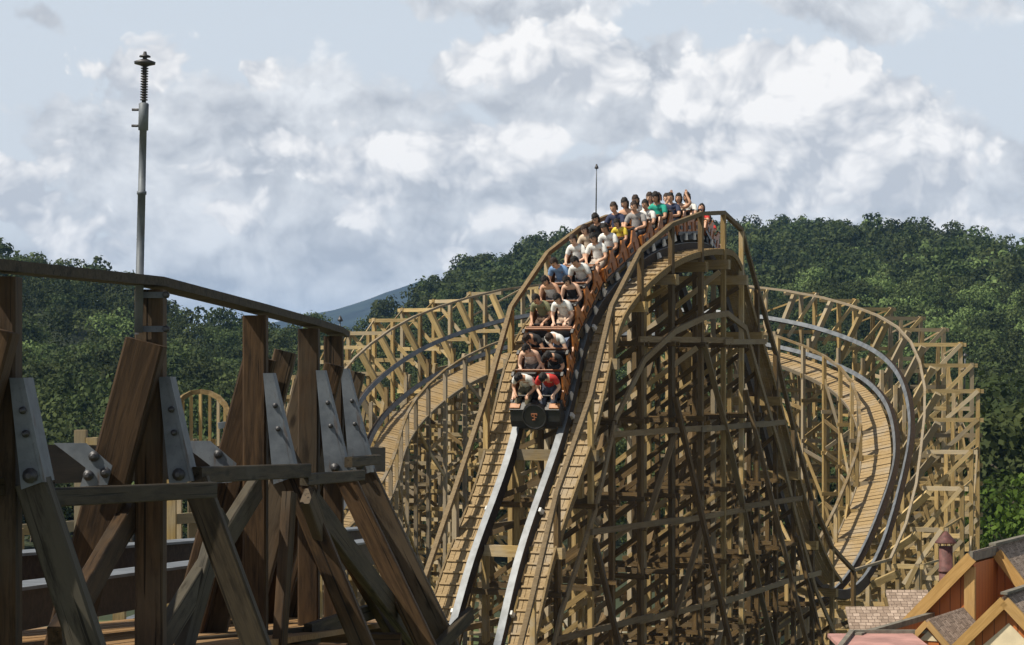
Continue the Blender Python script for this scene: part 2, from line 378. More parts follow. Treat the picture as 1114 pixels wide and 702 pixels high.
MIDV = [crown_pts(200 + i, 16, 1000, 3.5, 5.2, .46, 1.4) for i in range(NVAR)]
NEARV = [crown_pts(300 + i, 20, 2600, 3.3, 5.4, .36, 1.6) for i in range(4)]

# every wooded point; the biggest 300 in view become trees of their own
def visible_x(y): return .2217 * y * 1.25 + 12
pts = []
y = 135.
while y < 830:
    step = 4.6 if y < 300 else (5.0 if y < 480 else 5.4)
    half = visible_x(y)
    x = -half
    while x < half:
        xx = x + random.uniform(-.5, .5) * step; yy = y + random.uniform(-.5, .5) * step
        pts.append((xx, yy)); x += step
    y += step * (1.0 if y < 300 else 1.15)
pts = np.array(pts); hz = land(pts[:, 0], pts[:, 1])
# keep the slopes that face the park and the ridges
h0 = hills(pts[:, 0], pts[:, 1] + 6)
keep = ((h0 - hills(pts[:, 0], pts[:, 1]) > -.9) & (hz > 1.2)) | ((pts[:, 1] > 150) & (pts[:, 1] < 230) & (np.abs(mnoise.noise(Vector((0, 0, 0)))) >= 0))
pts = pts[keep]; hz = hz[keep]
# leave out what nearer ground and the frame hide altogether: low trees far outside the picture
ppx = pts[:, 0] / pts[:, 1] * FPX + 557; ppy = 400 + (HC - hz) / pts[:, 1] * FPX
order = np.argsort(pts[:, 1])
front_sky = np.full(2200, 5000.); vis = np.zeros(len(pts), bool)
for i in order:                     # a running skyline, nearest first
    k = int(np.clip((ppx[i] + 400) , 0, 2199)); top = ppy[i] - 7.5 / pts[i, 1] * FPX
    w = int(3.2 / pts[i, 1] * FPX); a, b2 = max(0, k - w), min(2200, k + w + 1)
    if top < np.min(front_sky[a:b2]) + 6: vis[i] = True
    front_sky[a:b2] = np.minimum(front_sky[a:b2], top + 14 / pts[i, 1] * 40)
pts = pts[vis]; hz = hz[vis]; ppx = ppx[vis]; ppy = ppy[vis]
inframe = (ppx > -40) & (ppx < 1154) & ((ppx < 600) | (ppx > 800) | (ppy < 500)) & (ppy < 640)
big = np.argsort(np.where(inframe, pts[:, 1], 1e9))[:290]
isbig = np.zeros(len(pts), bool); isbig[big] = True

TREE_PROTO = {}
def tree_proto(kind, i):
    key = (kind, i)
    if key not in TREE_PROTO:
        V, mat = {'mid': (MIDV[i % NVAR], LEAF_OBJ), 'near': (NEARV[i % 4], LEAF_OBJ), 'light': (NEARV[i % 4], LEAF_LIGHT), 'pale': (MIDV[i % NVAR], LEAF_PALE)}[kind]
        crown = quads_mesh('crown', V, mat)
        rg = random.Random(i); vs, fs = [], []
        def limb(p, q, r0, r1, seg=6):
            b0 = len(vs); d = (q - p).normalized(); M = frame(d, (1, 0, 0))
            for pt, r in ((p, r0), (q, r1)):
                for k in range(seg): vs.append(pt + M @ Vector((0, r * math.cos(k * 6.2832 / seg), r * math.sin(k * 6.2832 / seg))))
            for k in range(seg): fs.append((b0 + k, b0 + (k + 1) % seg, b0 + seg + (k + 1) % seg, b0 + seg + k))
        top = Vector((rg.uniform(-.3, .3), rg.uniform(-.3, .3), 4.2)); limb(Vector((0, 0, -.6)), top, .2, .1)
        for k in range(5):
            z = rg.uniform(1.8, 4); a = rg.uniform(0, 6.28); limb(Vector((top.x * z / 4.2, top.y * z / 4.2, z)), Vector((math.cos(a) * 1.8, math.sin(a) * 1.8, z + rg.uniform(.8, 1.8))), .09, .03)
        me = bpy.data.meshes.new('trunk'); me.from_pydata(vs, [], fs); me.materials.append(BARK); me.update()
        TREE_PROTO[key] = (crown, me)
    return TREE_PROTO[key]
def plant_tree(name, kind, i, loc, s, rz, label, group):
    cr, tk = tree_proto(kind, i); e = empty(name, loc); e.scale = (s, s, s * random.uniform(.9, 1.2)); e.rotation_euler = (0, 0, rz)
    link(bpy.data.objects.new('crown', cr), e); link(bpy.data.objects.new('trunk', tk), e)
    tag(e, label, 'tree', group); return e
V_all, T_all = [], []
for i in range(len(pts)):
    x, y = pts[i]; s = random.uniform(.72, 1.25); rz = random.uniform(0, 6.28)
    if isbig[i]:
        lefth = ppx[i] < 420
        pale = random.random() < (.30 if ppx[i] > 960 and 330 < ppy[i] < 480 else .05) and not lefth
        plant_tree('broadleaf_tree', 'pale' if pale else 'mid', i, (x, y, hz[i] - .5), s, rz,
                   'pale flowering tree in the wood behind the coaster' if pale else ('dark green tree in the wood on the hillside behind the near timber frame' if lefth else 'dark green tree in the wood behind the big curved trestle'),
                   'pale flowering trees' if pale else ('trees of the wood behind the near frame' if lefth else 'trees of the wood behind the curve'))
    else:
        V = (MIDV if y < 420 else FARV)[i % NVAR]; c, sn = math.cos(rz), math.sin(rz)
        W = np.stack([(V[:, 0] * c - V[:, 1] * sn) * s + x, (V[:, 0] * sn + V[:, 1] * c) * s + y, V[:, 2] * s * random.uniform(.85, 1.2) + hz[i] - .5], 1)
        t = random.random()
        if random.random() < (.22 if ppx[i] > 930 and 310 < ppy[i] < 450 else .03): t = 2.4
        V_all.append(W); T_all.append(np.full(len(W), t))
fo = link(bpy.data.objects.new('hillside_wood', quads_mesh('hillside_wood', np.concatenate(V_all), LEAF, np.concatenate(T_all))))
fo['kind'] = 'stuff'; fo['label'] = 'dense dark green wood covering the hills behind the coaster'; fo['category'] = 'wood'
print('forest trees', len(pts), 'quads', sum(len(v) for v in V_all) // 4)
# larger trees right beside the curve
for (px, py, y, s, kind, lab) in [(1092, 590, 128, .95, 'light', 'fresh green bushy tree just above the gabled roof'), (1064, 596, 131, .8, 'light', 'small fresh green tree between trestle and gabled roof'),
                                  (1075, 560, 140, 1.3, 'near', 'tall dark tree beside the outer trestle posts'), (1110, 570, 146, 1.5, 'near', 'broad dark tree at the picture edge above the roofs'),
                                  (1120, 605, 118, .9, 'light', 'fresh green tree half cut off beside the gabled roof')]:
    p = P(px, py, y); plant_tree('broadleaf_tree', kind, int(px) % 4, (p.x, y, 0 if kind != 'x' else 0), s * 1.25, px, lab, None)

exec_sections = []
# ------------------------------------------------------------------ the coaster's line
# (photo x, photo y, depth, bank) of the middle of the track at rail height, from the near foot of the hill away from the camera
CP = [(480, 800, 56.2, 0), (492, 765, 57.6, 0), (513, 702, 60, 0), (540, 600, 61.7, 0), (582, 480, 63.7, 0), (610, 368, 65.8, 0), (637, 318, 67.1, 0), (670, 286, 68.7, 0), (701, 269, 70.3, 0), (730, 264, 72.3, 0),
      (752, 272, 74.2, 0), (770, 328, 76, 2), (794, 405, 78, 4), (817, 495, 80, 8), (842, 580, 82, 14), (869, 632, 84, 16), (899, 648, 86, 18), (924, 633, 88.3, 24), (946, 598, 90.6, 35),
      (967, 541, 93.7, 50), (981, 482, 97.5, 62), (974, 432, 101.5, 67), (952, 402, 105.3, 67), (917, 383, 108.8, 67), (868, 367, 112, 67), (800, 355, 115, 67), (728, 350, 116.4, 67), (652, 350, 116.4, 67),
      (582, 356, 115, 67), (522, 371, 112, 67), (466, 394, 108, 67), (421, 427, 103.5, 65), (396, 460, 99, 60), (379, 505, 94, 50), (352, 548, 88, 36), (318, 588, 80, 26), (265, 628, 72, 16), (190, 668, 64, 8), (90, 700, 57, 4)]
cpos = [P(a, b_, c) for a, b_, c, d in CP]; cbank = [d for *_, d in CP]
def catmull(p0, p1, p2, p3, t):
    return .5 * ((2 * p1) + (-p0 + p2) * t + (2 * p0 - 5 * p1 + 4 * p2 - p3) * t * t + (-p0 + 3 * p1 - 3 * p2 + p3) * t ** 3)
raw, rb = [], []
for i in range(len(cpos) - 1):
    q = [cpos[max(0, i - 1)], cpos[i], cpos[i + 1], cpos[min(len(cpos) - 1, i + 2)]]
    for k in range(24):
        t = k / 24; raw.append(catmull(*q, t)); rb.append(cbank[i] + (cbank[i + 1] - cbank[i]) * t)
raw = np.array([tuple(v) for v in raw]); rb = np.array(rb)
for _ in range(30):
    raw[1:-1] = raw[1:-1] * .5 + (raw[:-2] + raw[2:]) * .25; rb[1:-1] = rb[1:-1] * .5 + (rb[:-2] + rb[2:]) * .25
sl_ = np.concatenate([[0], np.cumsum(np.linalg.norm(np.diff(raw, axis=0), axis=1))]); STOT = sl_[-1]
def at(s):
    """position, tangent, horizontal left, bank (radians) at distance s along the track"""
    f = lambda q: Vector([float(np.interp(q, sl_, raw[:, k])) for k in range(3)])
    p = f(s); T = (f(min(s + .3, STOT)) - f(max(s - .3, 0))).normalized()
    L = Vector((-T.y, T.x, 0)).normalized(); return p, T, L, R(float(np.interp(s, sl_, rb)))
def fr(s):
    """position and the banked left and normal axes"""
    p, T, L, b_ = at(s); N0 = T.cross(L).normalized()
    Lb = L * math.cos(b_) - N0 * math.sin(b_); return p, T, Lb.normalized(), T.cross(Lb).normalized(), L, b_
def s_of(y, lo=0, hi=None):
    """distance along the track where its depth first reaches y"""
    m = (sl_ >= lo); return float(sl_[m][np.argmax(raw[m][:, 1] >= y)])
S_VAL = s_of(87.0)                    # the dip between hill and curve
GA = .68                              # half gauge

hill = empty('coaster_hill', (at(s_of(72.3))[0].x, 72.3, 0)); tag(hill, 'steep timber coaster hill with the train running down its near side', 'roller coaster')
curve = empty('coaster_curve', (5, 100, 0)); tag(curve, 'big banked timber horseshoe curve wrapping round behind the steep hill', 'roller coaster')
def rng_(a, b_, d): n = max(2, int(round((b_ - a) / d)) + 1); return [a + (b_ - a) * i / (n - 1) for i in range(n)]

def rails(s0, s1, parent, ds=.4, dp=.36):
    ss = rng_(s0, s1, ds)
    for sgn in (1, -1):
        wd = sweep('rail', [[p + Lb * (sgn * GA + a) + N * n for a, n in ((-.085, -dp), (.085, -dp), (.085, -.022), (-.085, -.022))] for p, T, Lb, N, L, b_ in map(fr, ss)], DARKLAM, parent)
        sweep('running_plate', [[p + Lb * (sgn * GA + a) + N * n for a, n in ((-.10, -.02), (.10, -.02), (.10, 0), (-.10, 0))] for p, T, Lb, N, L, b_ in map(fr, ss)], RAILTOP, wd)
def walkway(s0, s1, side, o0, o1, drop, tilt, parent, crosswise=False, name='walkway', ds=.4):
    """boards beside the track: side +1 left, -1 right; from offset o0 to o1"""
    ss = rng_(s0, s1, ds); vs, fs = [], []; o_ = off(parent)
    def edge(s, o, n):
        p, T, Lb, N, L, b_ = fr(s); bt = b_ * tilt; N0 = T.cross(L).normalized(); L2 = L * math.cos(bt) - N0 * math.sin(bt); N2 = T.cross(L2).normalized()
        base = p + Lb * (side * GA); return base + L2 * side * (o - GA) + N2 * (n - drop) - o_
    def box(pa, pb):
        b0 = len(vs); vs.extend(pa + pb); n = len(pa)
        fs.extend([[b0 + i for i in range(n)][::-1], [b0 + n + i for i in range(n)]] + [(b0 + i, b0 + (i + 1) % n, b0 + n + (i + 1) % n, b0 + n + i) for i in range(n)])
    if not crosswise:
        k = 4; w = (o1 - o0) / k
        for j in range(k):
            a, b_ = o0 + j * w + .008, o0 + (j + 1) * w - .008
            for s_, t_ in zip(ss[:-1], ss[1:]):
                q = random.uniform(-.004, .004)
                box([edge(s_, a, -.04 + q), edge(s_, b_, -.04 + q), edge(s_, b_, q), edge(s_, a, q)], [edge(t_, a, -.04 + q), edge(t_, b_, -.04 + q), edge(t_, b_, q), edge(t_, a, q)])
        d = s0 + .1
        while d < s1 - .1:
            box([edge(d, o0 + .02, .007), edge(d, o1 - .02, .007), edge(d, o1 - .02, .05), edge(d, o0 + .02, .05)], [edge(d + .06, o0 + .02, .007), edge(d + .06, o1 - .02, .007), edge(d + .06, o1 - .02, .05), edge(d + .06, o0 + .02, .05)]); d += .36
    else:
        d = s0
        while d < s1 - .3:
            q = random.uniform(-.012, .012)
            box([edge(d, o0, -.045 + q), edge(d, o1, -.045 + q), edge(d, o1, q), edge(d, o0, q)], [edge(d + .26, o0, -.045 + q), edge(d + .26, o1, -.045 + q), edge(d + .26, o1, q), edge(d + .26, o0, q)]); d += .30
    w = mesh_obj(name, vs, fs, DECK, parent)
    sweep('stringer', [[edge(s, o1 + .01 + a, n) + o_ for a, n in ((0, -.15), (.06, -.15), (.06, .03), (0, .03))] for s in ss], PINE_OLD, w)
    return w
def poly_rail(name, tops, w, h, mat, parent):
    """a board running over the given points, mitred at each"""
    secs = []
    for i, p in enumerate(tops):
        d = (tops[min(i + 1, len(tops) - 1)] - tops[max(i - 1, 0)]); sd = Vector((d.y, -d.x, 0)).normalized(); up = sd.cross(d.normalized()).normalized()
        if up.z < 0: up = -up
        d1 = (tops[min(i + 1, len(tops) - 1)] - p) if i < len(tops) - 1 else d
        secs.append([p - sd * w / 2 - up * h / 2, p + sd * w / 2 - up * h / 2, p + sd * w / 2 + up * h / 2, p - sd * w / 2 + up * h / 2])
    return sweep(name, secs, mat, parent)

# ---- hill
S0 = .3
hill_s = []                           # a bent every 1.95 m of plan length
acc = 0.; prev = at(S0)[0]; hill_s.append(S0)
q = S0
while q < S_VAL - .6:
    q += .05; p = at(q)[0]; acc += math.hypot(p.x - prev.x, p.y - prev.y); prev = p
    if acc > 1.95: hill_s.append(q); acc = 0
S_END = S_VAL + 1.5
rails(0, S_END, hill)
walkway(0, S_END - 2, 1, .86, 1.52, .26, 1, hill); walkway(0, S_END - 5, -1, .86, 1.52, .26, 1, hill)
LEVT = [1.2 + 2.25 * k for k in range(7)]
LEV = [1.2, 3.9, 6.6, 9.3, 12.0, 14.7]
hr_left, hr_right = [], []; bents = []
for s in hill_s:
    p, T, L, b_ = at(s); zt = p.z - .5; bn = empty('trestle_bent', (p.x - hill.location.x, p.y - hill.location.y, 0), hill)
    base = Vector((p.x, p.y, 0))
    up = Vector((T.x, T.y, 0)).normalized()
    for o in (1.55, .62, -.62, -1.55):
        tp = zt - (.1 if abs(o) < 1 else 0)
        if abs(o) > 1: tp = p.z - .26 + 1.1 / max(.55, 1) + .0
        beam('post', base + L * o, base + L * o + Vector((0, 0, tp)), .14, .16, HILLWOOD if random.random() < (.55 if abs(o) < 1 else (.75 if o < 0 else .4)) else PINE, bn, up)  # shade-toned timber chosen more often on the right, away from the sun
    hr_left.append(base + L * 1.55 + Vector((0, 0, p.z + .90))); hr_right.append(base - L * 1.55 + Vector((0, 0, p.z + .90)))
    beam('cap_beam', base + L * 1.75 + Vector((0, 0, zt - .22)), base - L * 1.75 + Vector((0, 0, zt - .22)), .21, .30, PINE, bn)
    lv = [z for z in LEVT if z < zt - .8]
    wide = 1.75
    for j, z in enumerate(lv):
        for e in (.14, -.14):
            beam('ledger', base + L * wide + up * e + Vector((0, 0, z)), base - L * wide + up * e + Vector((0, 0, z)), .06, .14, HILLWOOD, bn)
        z2 = (lv[j + 1] if j + 1 < len(lv) else zt - .35) - .1
        if z2 - z > 1.0:
            q0, q1 = base + L * 1.5, base - L * 1.5
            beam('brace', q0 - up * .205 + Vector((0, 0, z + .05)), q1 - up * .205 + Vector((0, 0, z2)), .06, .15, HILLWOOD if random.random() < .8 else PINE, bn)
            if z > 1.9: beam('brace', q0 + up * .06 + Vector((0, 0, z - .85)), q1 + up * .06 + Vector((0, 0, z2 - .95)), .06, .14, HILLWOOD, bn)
    bents.append((base, L, up, zt, lv))
for i, (base, L, up, zt, lv) in enumerate(bents):            # raking legs outward on every other bent
    if i % 3 == 1 and zt > 7:
        bn = [c for c in hill.children if c.name.startswith('trestle_bent')]
        for sg in (1, -1):
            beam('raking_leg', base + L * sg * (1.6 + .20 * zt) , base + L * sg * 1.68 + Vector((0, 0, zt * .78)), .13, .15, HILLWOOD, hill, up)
poly_rail('handrail', hr_left, .13, .13, GREYW, hill); poly_rail('handrail', hr_right, .13, .13, GREYW, hill)
# long members on the two faces
for sg in (1, -1):
    for z in LEV:
        i = 0
        while i < len(bents) - 1:
            j = min(i + 3, len(bents) - 1)
            while j > i and (bents[j][3] < z + .5): j -= 1
            if bents[i][3] > z + .5 and j > i:
                a, b_ = bents[i], bents[j]; e = random.uniform(-.12, .12)
                beam('long_ledger', a[0] + a[1] * sg * 1.72 - a[2] * .4 + Vector((0, 0, z + .18 + e)), b_[0] + b_[1] * sg * 1.72 + b_[2] * .4 + Vector((0, 0, z + .18 + e * .3)), .07, .17, GREYW, hill)
            i = max(j, i + 1)
    for i in range(0, len(bents) - 2):
        a, b_ = bents[i], bents[i + 1]
        for j, z in enumerate(LEV):
            if (i + j) % 3: continue
            top = min(a[3], b_[3])
            if z + 2.7 < top:
                fl = (i + j) % 2
                q0, q1 = (a, b_) if fl else (b_, a)
                beam('long_brace', q0[0] + q0[1] * sg * 1.66 + Vector((0, 0, z)), q1[0] + q1[1] * sg * 1.66 + Vector((0, 0, z + 2.7)), .07, .17, GREYW, hill, a[1])
    # a plank following the hill line below the deck
    line = [b_[0] + b_[1] * sg * 1.68 + Vector((0, 0, b_[3] - 1.75)) for b_ in bents if b_[3] > 2.6]
    poly_rail('sway_rail', line, .07, .18, GREYW, hill)
# between the rail posts
for i in range(0, len(bents) - 1):
    a, b_ = bents[i], bents[i + 1]
    for j, z in enumerate(LEV[:-1]):
        if (i + 2 * j) % 4: continue
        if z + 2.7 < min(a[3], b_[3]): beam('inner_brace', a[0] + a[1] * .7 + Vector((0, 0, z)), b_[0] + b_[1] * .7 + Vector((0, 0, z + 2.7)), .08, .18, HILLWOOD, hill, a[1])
# white brackets where the deck meets the rails
for i, s in enumerate(hill_s[:8]):
    p, T, Lb, N, L, b_ = fr(s + .5)
    for sg in (1, -1):
        prism('rail_bracket', [p + Lb * sg * .80 - N * .05, p + Lb * sg * .80 - N * .24, p + Lb * sg * .90 - N * .20, p + Lb * sg * .86 - N * .06], T * .12, WHITEP, hill)

# ---- curve
C0, C1 = S_END - .02, STOT - .3
rails(C0, C1, curve, dp=.25)
S_TURN = s_of(97)
walkway(C0 - 1.5, C1, 1, .86, 2.15, .20, .22, curve, True)
cs = rng_(C0 + .4, C1 - .4, 2.35)
hin, hout, ot_top, ringo, ringi = [], [], [], [], []
for ci, s in enumerate(cs):
    p, T, Lb, N, L, b_ = fr(s); up = Vector((T.x, T.y, 0)).normalized(); bn = empty('trestle_bent', (p.x - curve.location.x, p.y - curve.location.y, 0), curve)
    g0 = Vector((p.x, p.y, 0)); k = min(1, b_ / R(45)); Z = lambda z: Vector((0, 0, z))
    m1, m2 = random.choice((PINE, PINE, PINE_OLD)), PINE
    # banked chord that carries the rails and rises past the outer one
    H = p - Lb * (GA + .5 + 1.0 * k) - N * .3
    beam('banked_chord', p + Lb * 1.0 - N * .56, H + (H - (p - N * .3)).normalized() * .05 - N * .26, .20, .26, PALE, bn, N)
    hout.append(H + N * .35 - Lb * .02 if k > .3 else H + Z(.9))
    inner = p + Lb * GA; rin = (inner - g0).dot(L)
    # inner walkway posts up to the handrail
    di = rin + 1.42; zi = inner.z - .25 - .22 * b_ * .4
    for o, tp in ((di, zi + 1.08), (rin + .1, inner.z - .55), ((rin - 1.36 * math.cos(b_)), p.z + GA * math.sin(b_) - .6)):
        beam('post', g0 + L * o, g0 + L * o + Z(tp), .15, .19, m1, bn, up)
    hin.append(g0 + L * di + Z(zi + 1.08))
    beam('walkway_joist', g0 + L * (di + .15) + Z(zi - .32), g0 + L * (rin - .3) + Z(zi - .22), .12, .2, m2, bn)
    # outrigger tower
    oo = -(1.7 + 1.5 * k); zo = H.z + .15
    if k > .25:
        beam('outer_post', g0 + L * oo, g0 + L * oo + Z(zo), .16, .19, PINE, bn, up)
        beam('outer_post', g0 + L * (oo * .62 - .2), g0 + L * (oo * .62 - .2) + Z(zo - .2), .15, .18, PINE, bn, up)
        hx = (H - g0).dot(L)
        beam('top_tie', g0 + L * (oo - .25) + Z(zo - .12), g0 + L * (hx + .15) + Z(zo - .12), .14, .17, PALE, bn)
        ringo.append((g0 + L * oo, zo)); ot_top.append(g0 + L * oo + Z(zo + .0))
        q = zo - 2.0; jj = 0
        while q > .8:
            xin = hx if q > p.z else -.3
            sub = -(GA + .9) * math.cos(b_) - (0 if q < p.z - .2 else .35)
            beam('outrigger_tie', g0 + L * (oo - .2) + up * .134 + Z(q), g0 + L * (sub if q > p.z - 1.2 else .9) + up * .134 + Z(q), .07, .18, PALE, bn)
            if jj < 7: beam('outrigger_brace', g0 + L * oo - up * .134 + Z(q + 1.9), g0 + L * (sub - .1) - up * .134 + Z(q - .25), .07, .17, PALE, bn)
            q -= 2.05; jj += 1
        beam('raking_leg', g0 + L * (oo - .2) + Z(0), g0 + L * (-1.3) + Z(p.z - .7), .16, .2, PINE, bn, up)
    else: ringo.append(None)
    # below: ledgers and braces across the bent
    q = min(zi, p.z) - 1.5; jj = 0
    while q > .6:
        beam('ledger', g0 + L * (di + .2) - up * .134 + Z(q), g0 + L * (-1.3) - up * .134 + Z(q), .07, .18, m2, bn)
        beam('brace', g0 + L * (di if jj % 2 else -.9) - up * .208 + Z(q), g0 + L * (-.9 if jj % 2 else di) - up * .208 + Z(q - 1.7), .07, .17, m1, bn)
        q -= 1.9; jj += 1
    ringi.append((g0 + L * di, zi))
poly_rail('handrail', hin, .12, .10, PINE_OLD, curve)
hr = [hr_right[-2], hr_right[-1]] + hout; poly_rail('handrail', hr, .10, .10, PINE_OLD, curve)
for i in range(len(ot_top) - 1): beam('ring_brace', ot_top[i] - Vector((0, 0, .1)), ot_top[i + 1] - Vector((0, 0, 1.25)), .05, .08, PINE, curve)
for i in range(len(cs) - 1):
    a, b_ = ringi[i], ringi[i + 1]
    for j in range(1, 6):
        za, zb = a[1] - 1.9 * j, b_[1] - 1.9 * j
        if min(za, zb) > .5 and (i + j) % 2: beam('ring_ledger', a[0] + Vector((0, 0, za)), b_[0] + Vector((0, 0, zb)), .07, .16, PINE_OLD, curve)
        if min(za, zb) > .5 and (i + j) % 3 == 0: beam('ring_brace', a[0] + Vector((0, 0, za)), b_[0] + Vector((0, 0, zb + 1.9)), .07, .16, PINE, curve)
    a, b_ = ringo[i], ringo[i + 1]
    if a and b_:
        for j in range(0, 6):
            if (i + j) % 3 == 0 or j == 0: continue
            za, zb = a[1] - 1.2 - 2.3 * j, b_[1] - 1.2 - 2.3 * j
            if min(za, zb) > .5 and (i + j) % 2: beam('ring_ledger', a[0] + Vector((0, 0, za)), b_[0] + Vector((0, 0, zb)), .07, .16, PINE, curve)
            if min(za, zb) > .5 and (i + j) % 4 == 0: beam('ring_brace', a[0] + Vector((0, 0, za)), b_[0] + Vector((0, 0, zb + 2.3)), .07, .16, PINE, curve)
# ------------------------------------------------------------------ near timber frame on the left
near = empty('near_coaster_track', (-2.2, 13, 0)); tag(near, 'dark brown timber coaster track frame standing close by, bolted with steel plates', 'roller coaster')
near_off = off(near)
# depth of each bent, photo x of its post, handrail height (photo y)
NB = [dict(x=2, y=10.7, hr=297), dict(x=164, y=13.0, hr=312), dict(x=278, y=15.6, hr=340), dict(x=336, y=17.7, hr=355), dict(x=363, y=19.3, hr=363)]
PW = .215
def bolt(p, parent, n=(0, -1, 0), r=.036):
    n = Vector(n).normalized(); return lathe('bolt', [(0, r), (.012, r), (.013, r * .55), (.05, r * .5), (.055, r * .3)], p, Vector(p) + n, BOLT, parent, 10)
tops = []
LEGS = [(36, 226, .33, .15), (50, 210, .37, .145), (42, 178, .41, .15), (38, 160, .48, .15), (34, 150, .48, .165)]
for i, b_ in enumerate(NB):
    y = b_['y']; X = (b_['x'] - 557) * y / FPX; Zt = HC + (400 - b_['hr']) * y / FPX; m = y / FPX
    bn = empty('trestle_bent', (X - near_off.x, y - near_off.y, 0), near)
    pw = .158
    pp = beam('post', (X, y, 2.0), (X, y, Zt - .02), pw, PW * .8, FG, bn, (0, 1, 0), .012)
    # brown raking beam going down and away to the left: before the post on the nearest bents, behind it on the others
    dy = -.21 if i < 2 else .22
    top = Vector((X + .01, y + dy, Zt - (60 if i < 2 else 48) * m)); low = top + Vector((-.265, 0, -1)) * 3.6
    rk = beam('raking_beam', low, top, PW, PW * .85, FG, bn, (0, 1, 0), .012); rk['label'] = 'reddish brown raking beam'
    d = (low - top).normalized()
    for t, t2 in ((.13, 62), (.28, 85)):
        if i < 2: bolt(top + d * t + Vector((-.005, -.105, 0)), rk)
        else: bolt((X, y - PW * .4, Zt - t2 * m), pp)
    if i >= 2:
        top2 = Vector((X + .16, y + .45, Zt - 42 * m)); beam('back_raking_beam', top2 + Vector((-.25, 0, -1)) * 3.2, top2, .15, PW * .8, FG, bn, (0, 1, 0), .012)
    # wedge shaped steel side plate
    x0 = X + .085; hb = LEGS[i][1]
    wp = prism('wedge_plate', [Vector((x0 - .02, y - .14, Zt - (hb - 112) * m)), Vector((x0 + .02, y - .14, Zt - (hb - 112) * m)), Vector((x0 + 30 * m, y - .14, Zt - hb * m)), Vector((x0 + 8 * m, y - .14, Zt - (hb + 8) * m))], (0, .02, 0), STEEL, bn)
    prism('plate_flange', [Vector((x0 + .02, y - .145, Zt - (hb - 112) * m)), Vector((x0 + .045, y - .145, Zt - (hb - 112) * m)), Vector((x0 + 34 * m, y - .145, Zt - hb * m)), Vector((x0 + 30 * m + .002, y - .145, Zt - hb * m))], (0, .22, 0), STEEL, wp)
    bolt(Vector((x0 + 18 * m, y - .14, Zt - (hb - 7) * m)), wp)
    for q in (.35, .6): bolt(Vector((x0 + (6 + 12 * q) * m, y - .14, Zt - (hb - 112 + 100 * q) * m)), wp, r=.018)
    # outward leg
    lx, lz, sl_e, lw = LEGS[i]; lt = Vector((X + lx * m, y - .05, Zt - lz * m)); ll = lt + Vector((sl_e, 0, -1)) * 3.2
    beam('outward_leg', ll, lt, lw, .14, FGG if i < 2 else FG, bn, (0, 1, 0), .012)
    if i in (1, 2):               # gusset plate, left of the post and before the rake
        gx, gz, gy = X - (60 if i == 1 else 44) * m, Zt - (190 if i == 1 else 160) * m, y - .36
        gp = prism('gusset_plate', [Vector((gx + a * m, gy, gz - c * m)) for a, c in ((-32, -22), (2, -22), (30, 2), (25, 22), (-4, 24), (2, 4))], (0, .016, 0), STEEL, bn)
        for a, c in ((11, -8), (5, 12), (23, 9)): bolt(Vector((gx + a * m, gy, gz - c * m)), gp, r=.03)
    tops.append(Vector((X, y, Zt + .03)))
t0 = tops[0] + (tops[0] - tops[1]) * .8
poly_rail('handrail', [t0] + tops + [tops[-1] + Vector((.02, .5, -.03))], PW * .72, .052, FGG, near)
# boards tying the legs together, and their braces
def near_board(name, a, ya, b_, yb, w, h, mat, dy=0): return beam(name, P(*a, ya) + Vector((0, dy, 0)), P(*b_, yb) + Vector((0, dy, 0)), w, h, mat, near, (0, 0, 1), .006)
near_board('tie_board', (-40, 531, ), 10.3, (55, 527), 11.1, .05, .085, FGG)
near_board('tie_board', (41, 542), 10.6, (231, 533), 12.75, .06, .088, FGG)
near_board('tie_board', (214, 517), 12.9, (334, 512), 15.4, .06, .092, FGG)
near_board('tie_board', (331, 522), 15.4, (393, 517), 17.5, .06, .08, FGG)
near_board('tie_board', (379, 503), 17.5, (411, 500), 19.1, .06, .08, FGG)
for a, ya, b_, yb, w in [((279, 530), 15.3, (172, 702), 13.1, .17), ((315, 536), 15.2, (303, 720), 15.0, .11), ((334, 540), 15.3, (398, 720), 16.4, .14), ((338, 545), 15.5, (466, 715), 18.8, .17),
                         ((150, 545), 13.2, (60, 700), 11.0, .17), ((240, 560), 14.2, (196, 720), 13.6, .15), ((300, 470), 15.9, (440, 715), 18.6, .09)]:
    near_board('cross_brace', a, ya, b_, yb, .07, w, FGG if random.random() < .55 else FG)
near_board('tie_board', (335, 688), 16.2, (420, 660), 18.6, .06, .12, FGG)
near_board('low_tie_board', (200, 705), 14.5, (345, 690), 16.5, .06, .12, FGG)
near_board('tie_board', (466, 716), 18.7, (512, 668), 19.6, .06, .12, FGG)
# its own track: dark laminated rails with bright running plates, seen between the posts
for (pa, ya, pb, yb) in [((-60, 646), 12.6, (420, 585), 26), ((-60, 606), 14.8, (420, 572), 28)]:
    a, b_ = P(*pa, ya), P(*pb, yb); d = (b_ - a).normalized(); sd = d.cross(Vector((0, 0, 1))).normalized(); u = sd.cross(d)
    rl = sweep('rail', [[q + sd * x + u * z for x, z in ((-.11, -.26), (.11, -.26), (.11, -.022), (-.11, -.022))] for q in (a, b_)], DARKLAM, near)
    sweep('running_plate', [[q + sd * x + u * z for x, z in ((-.15, -.02), (.15, -.02), (.15, 0), (-.15, 0))] for q in (a, b_)], RAILTOP, rl)
# dark laminated beam behind the gussets
bm_ = beam('stringer_beam', P(-30, 506, 12.2), P(410, 500, 21), .16, .22, DARKLAM, near)
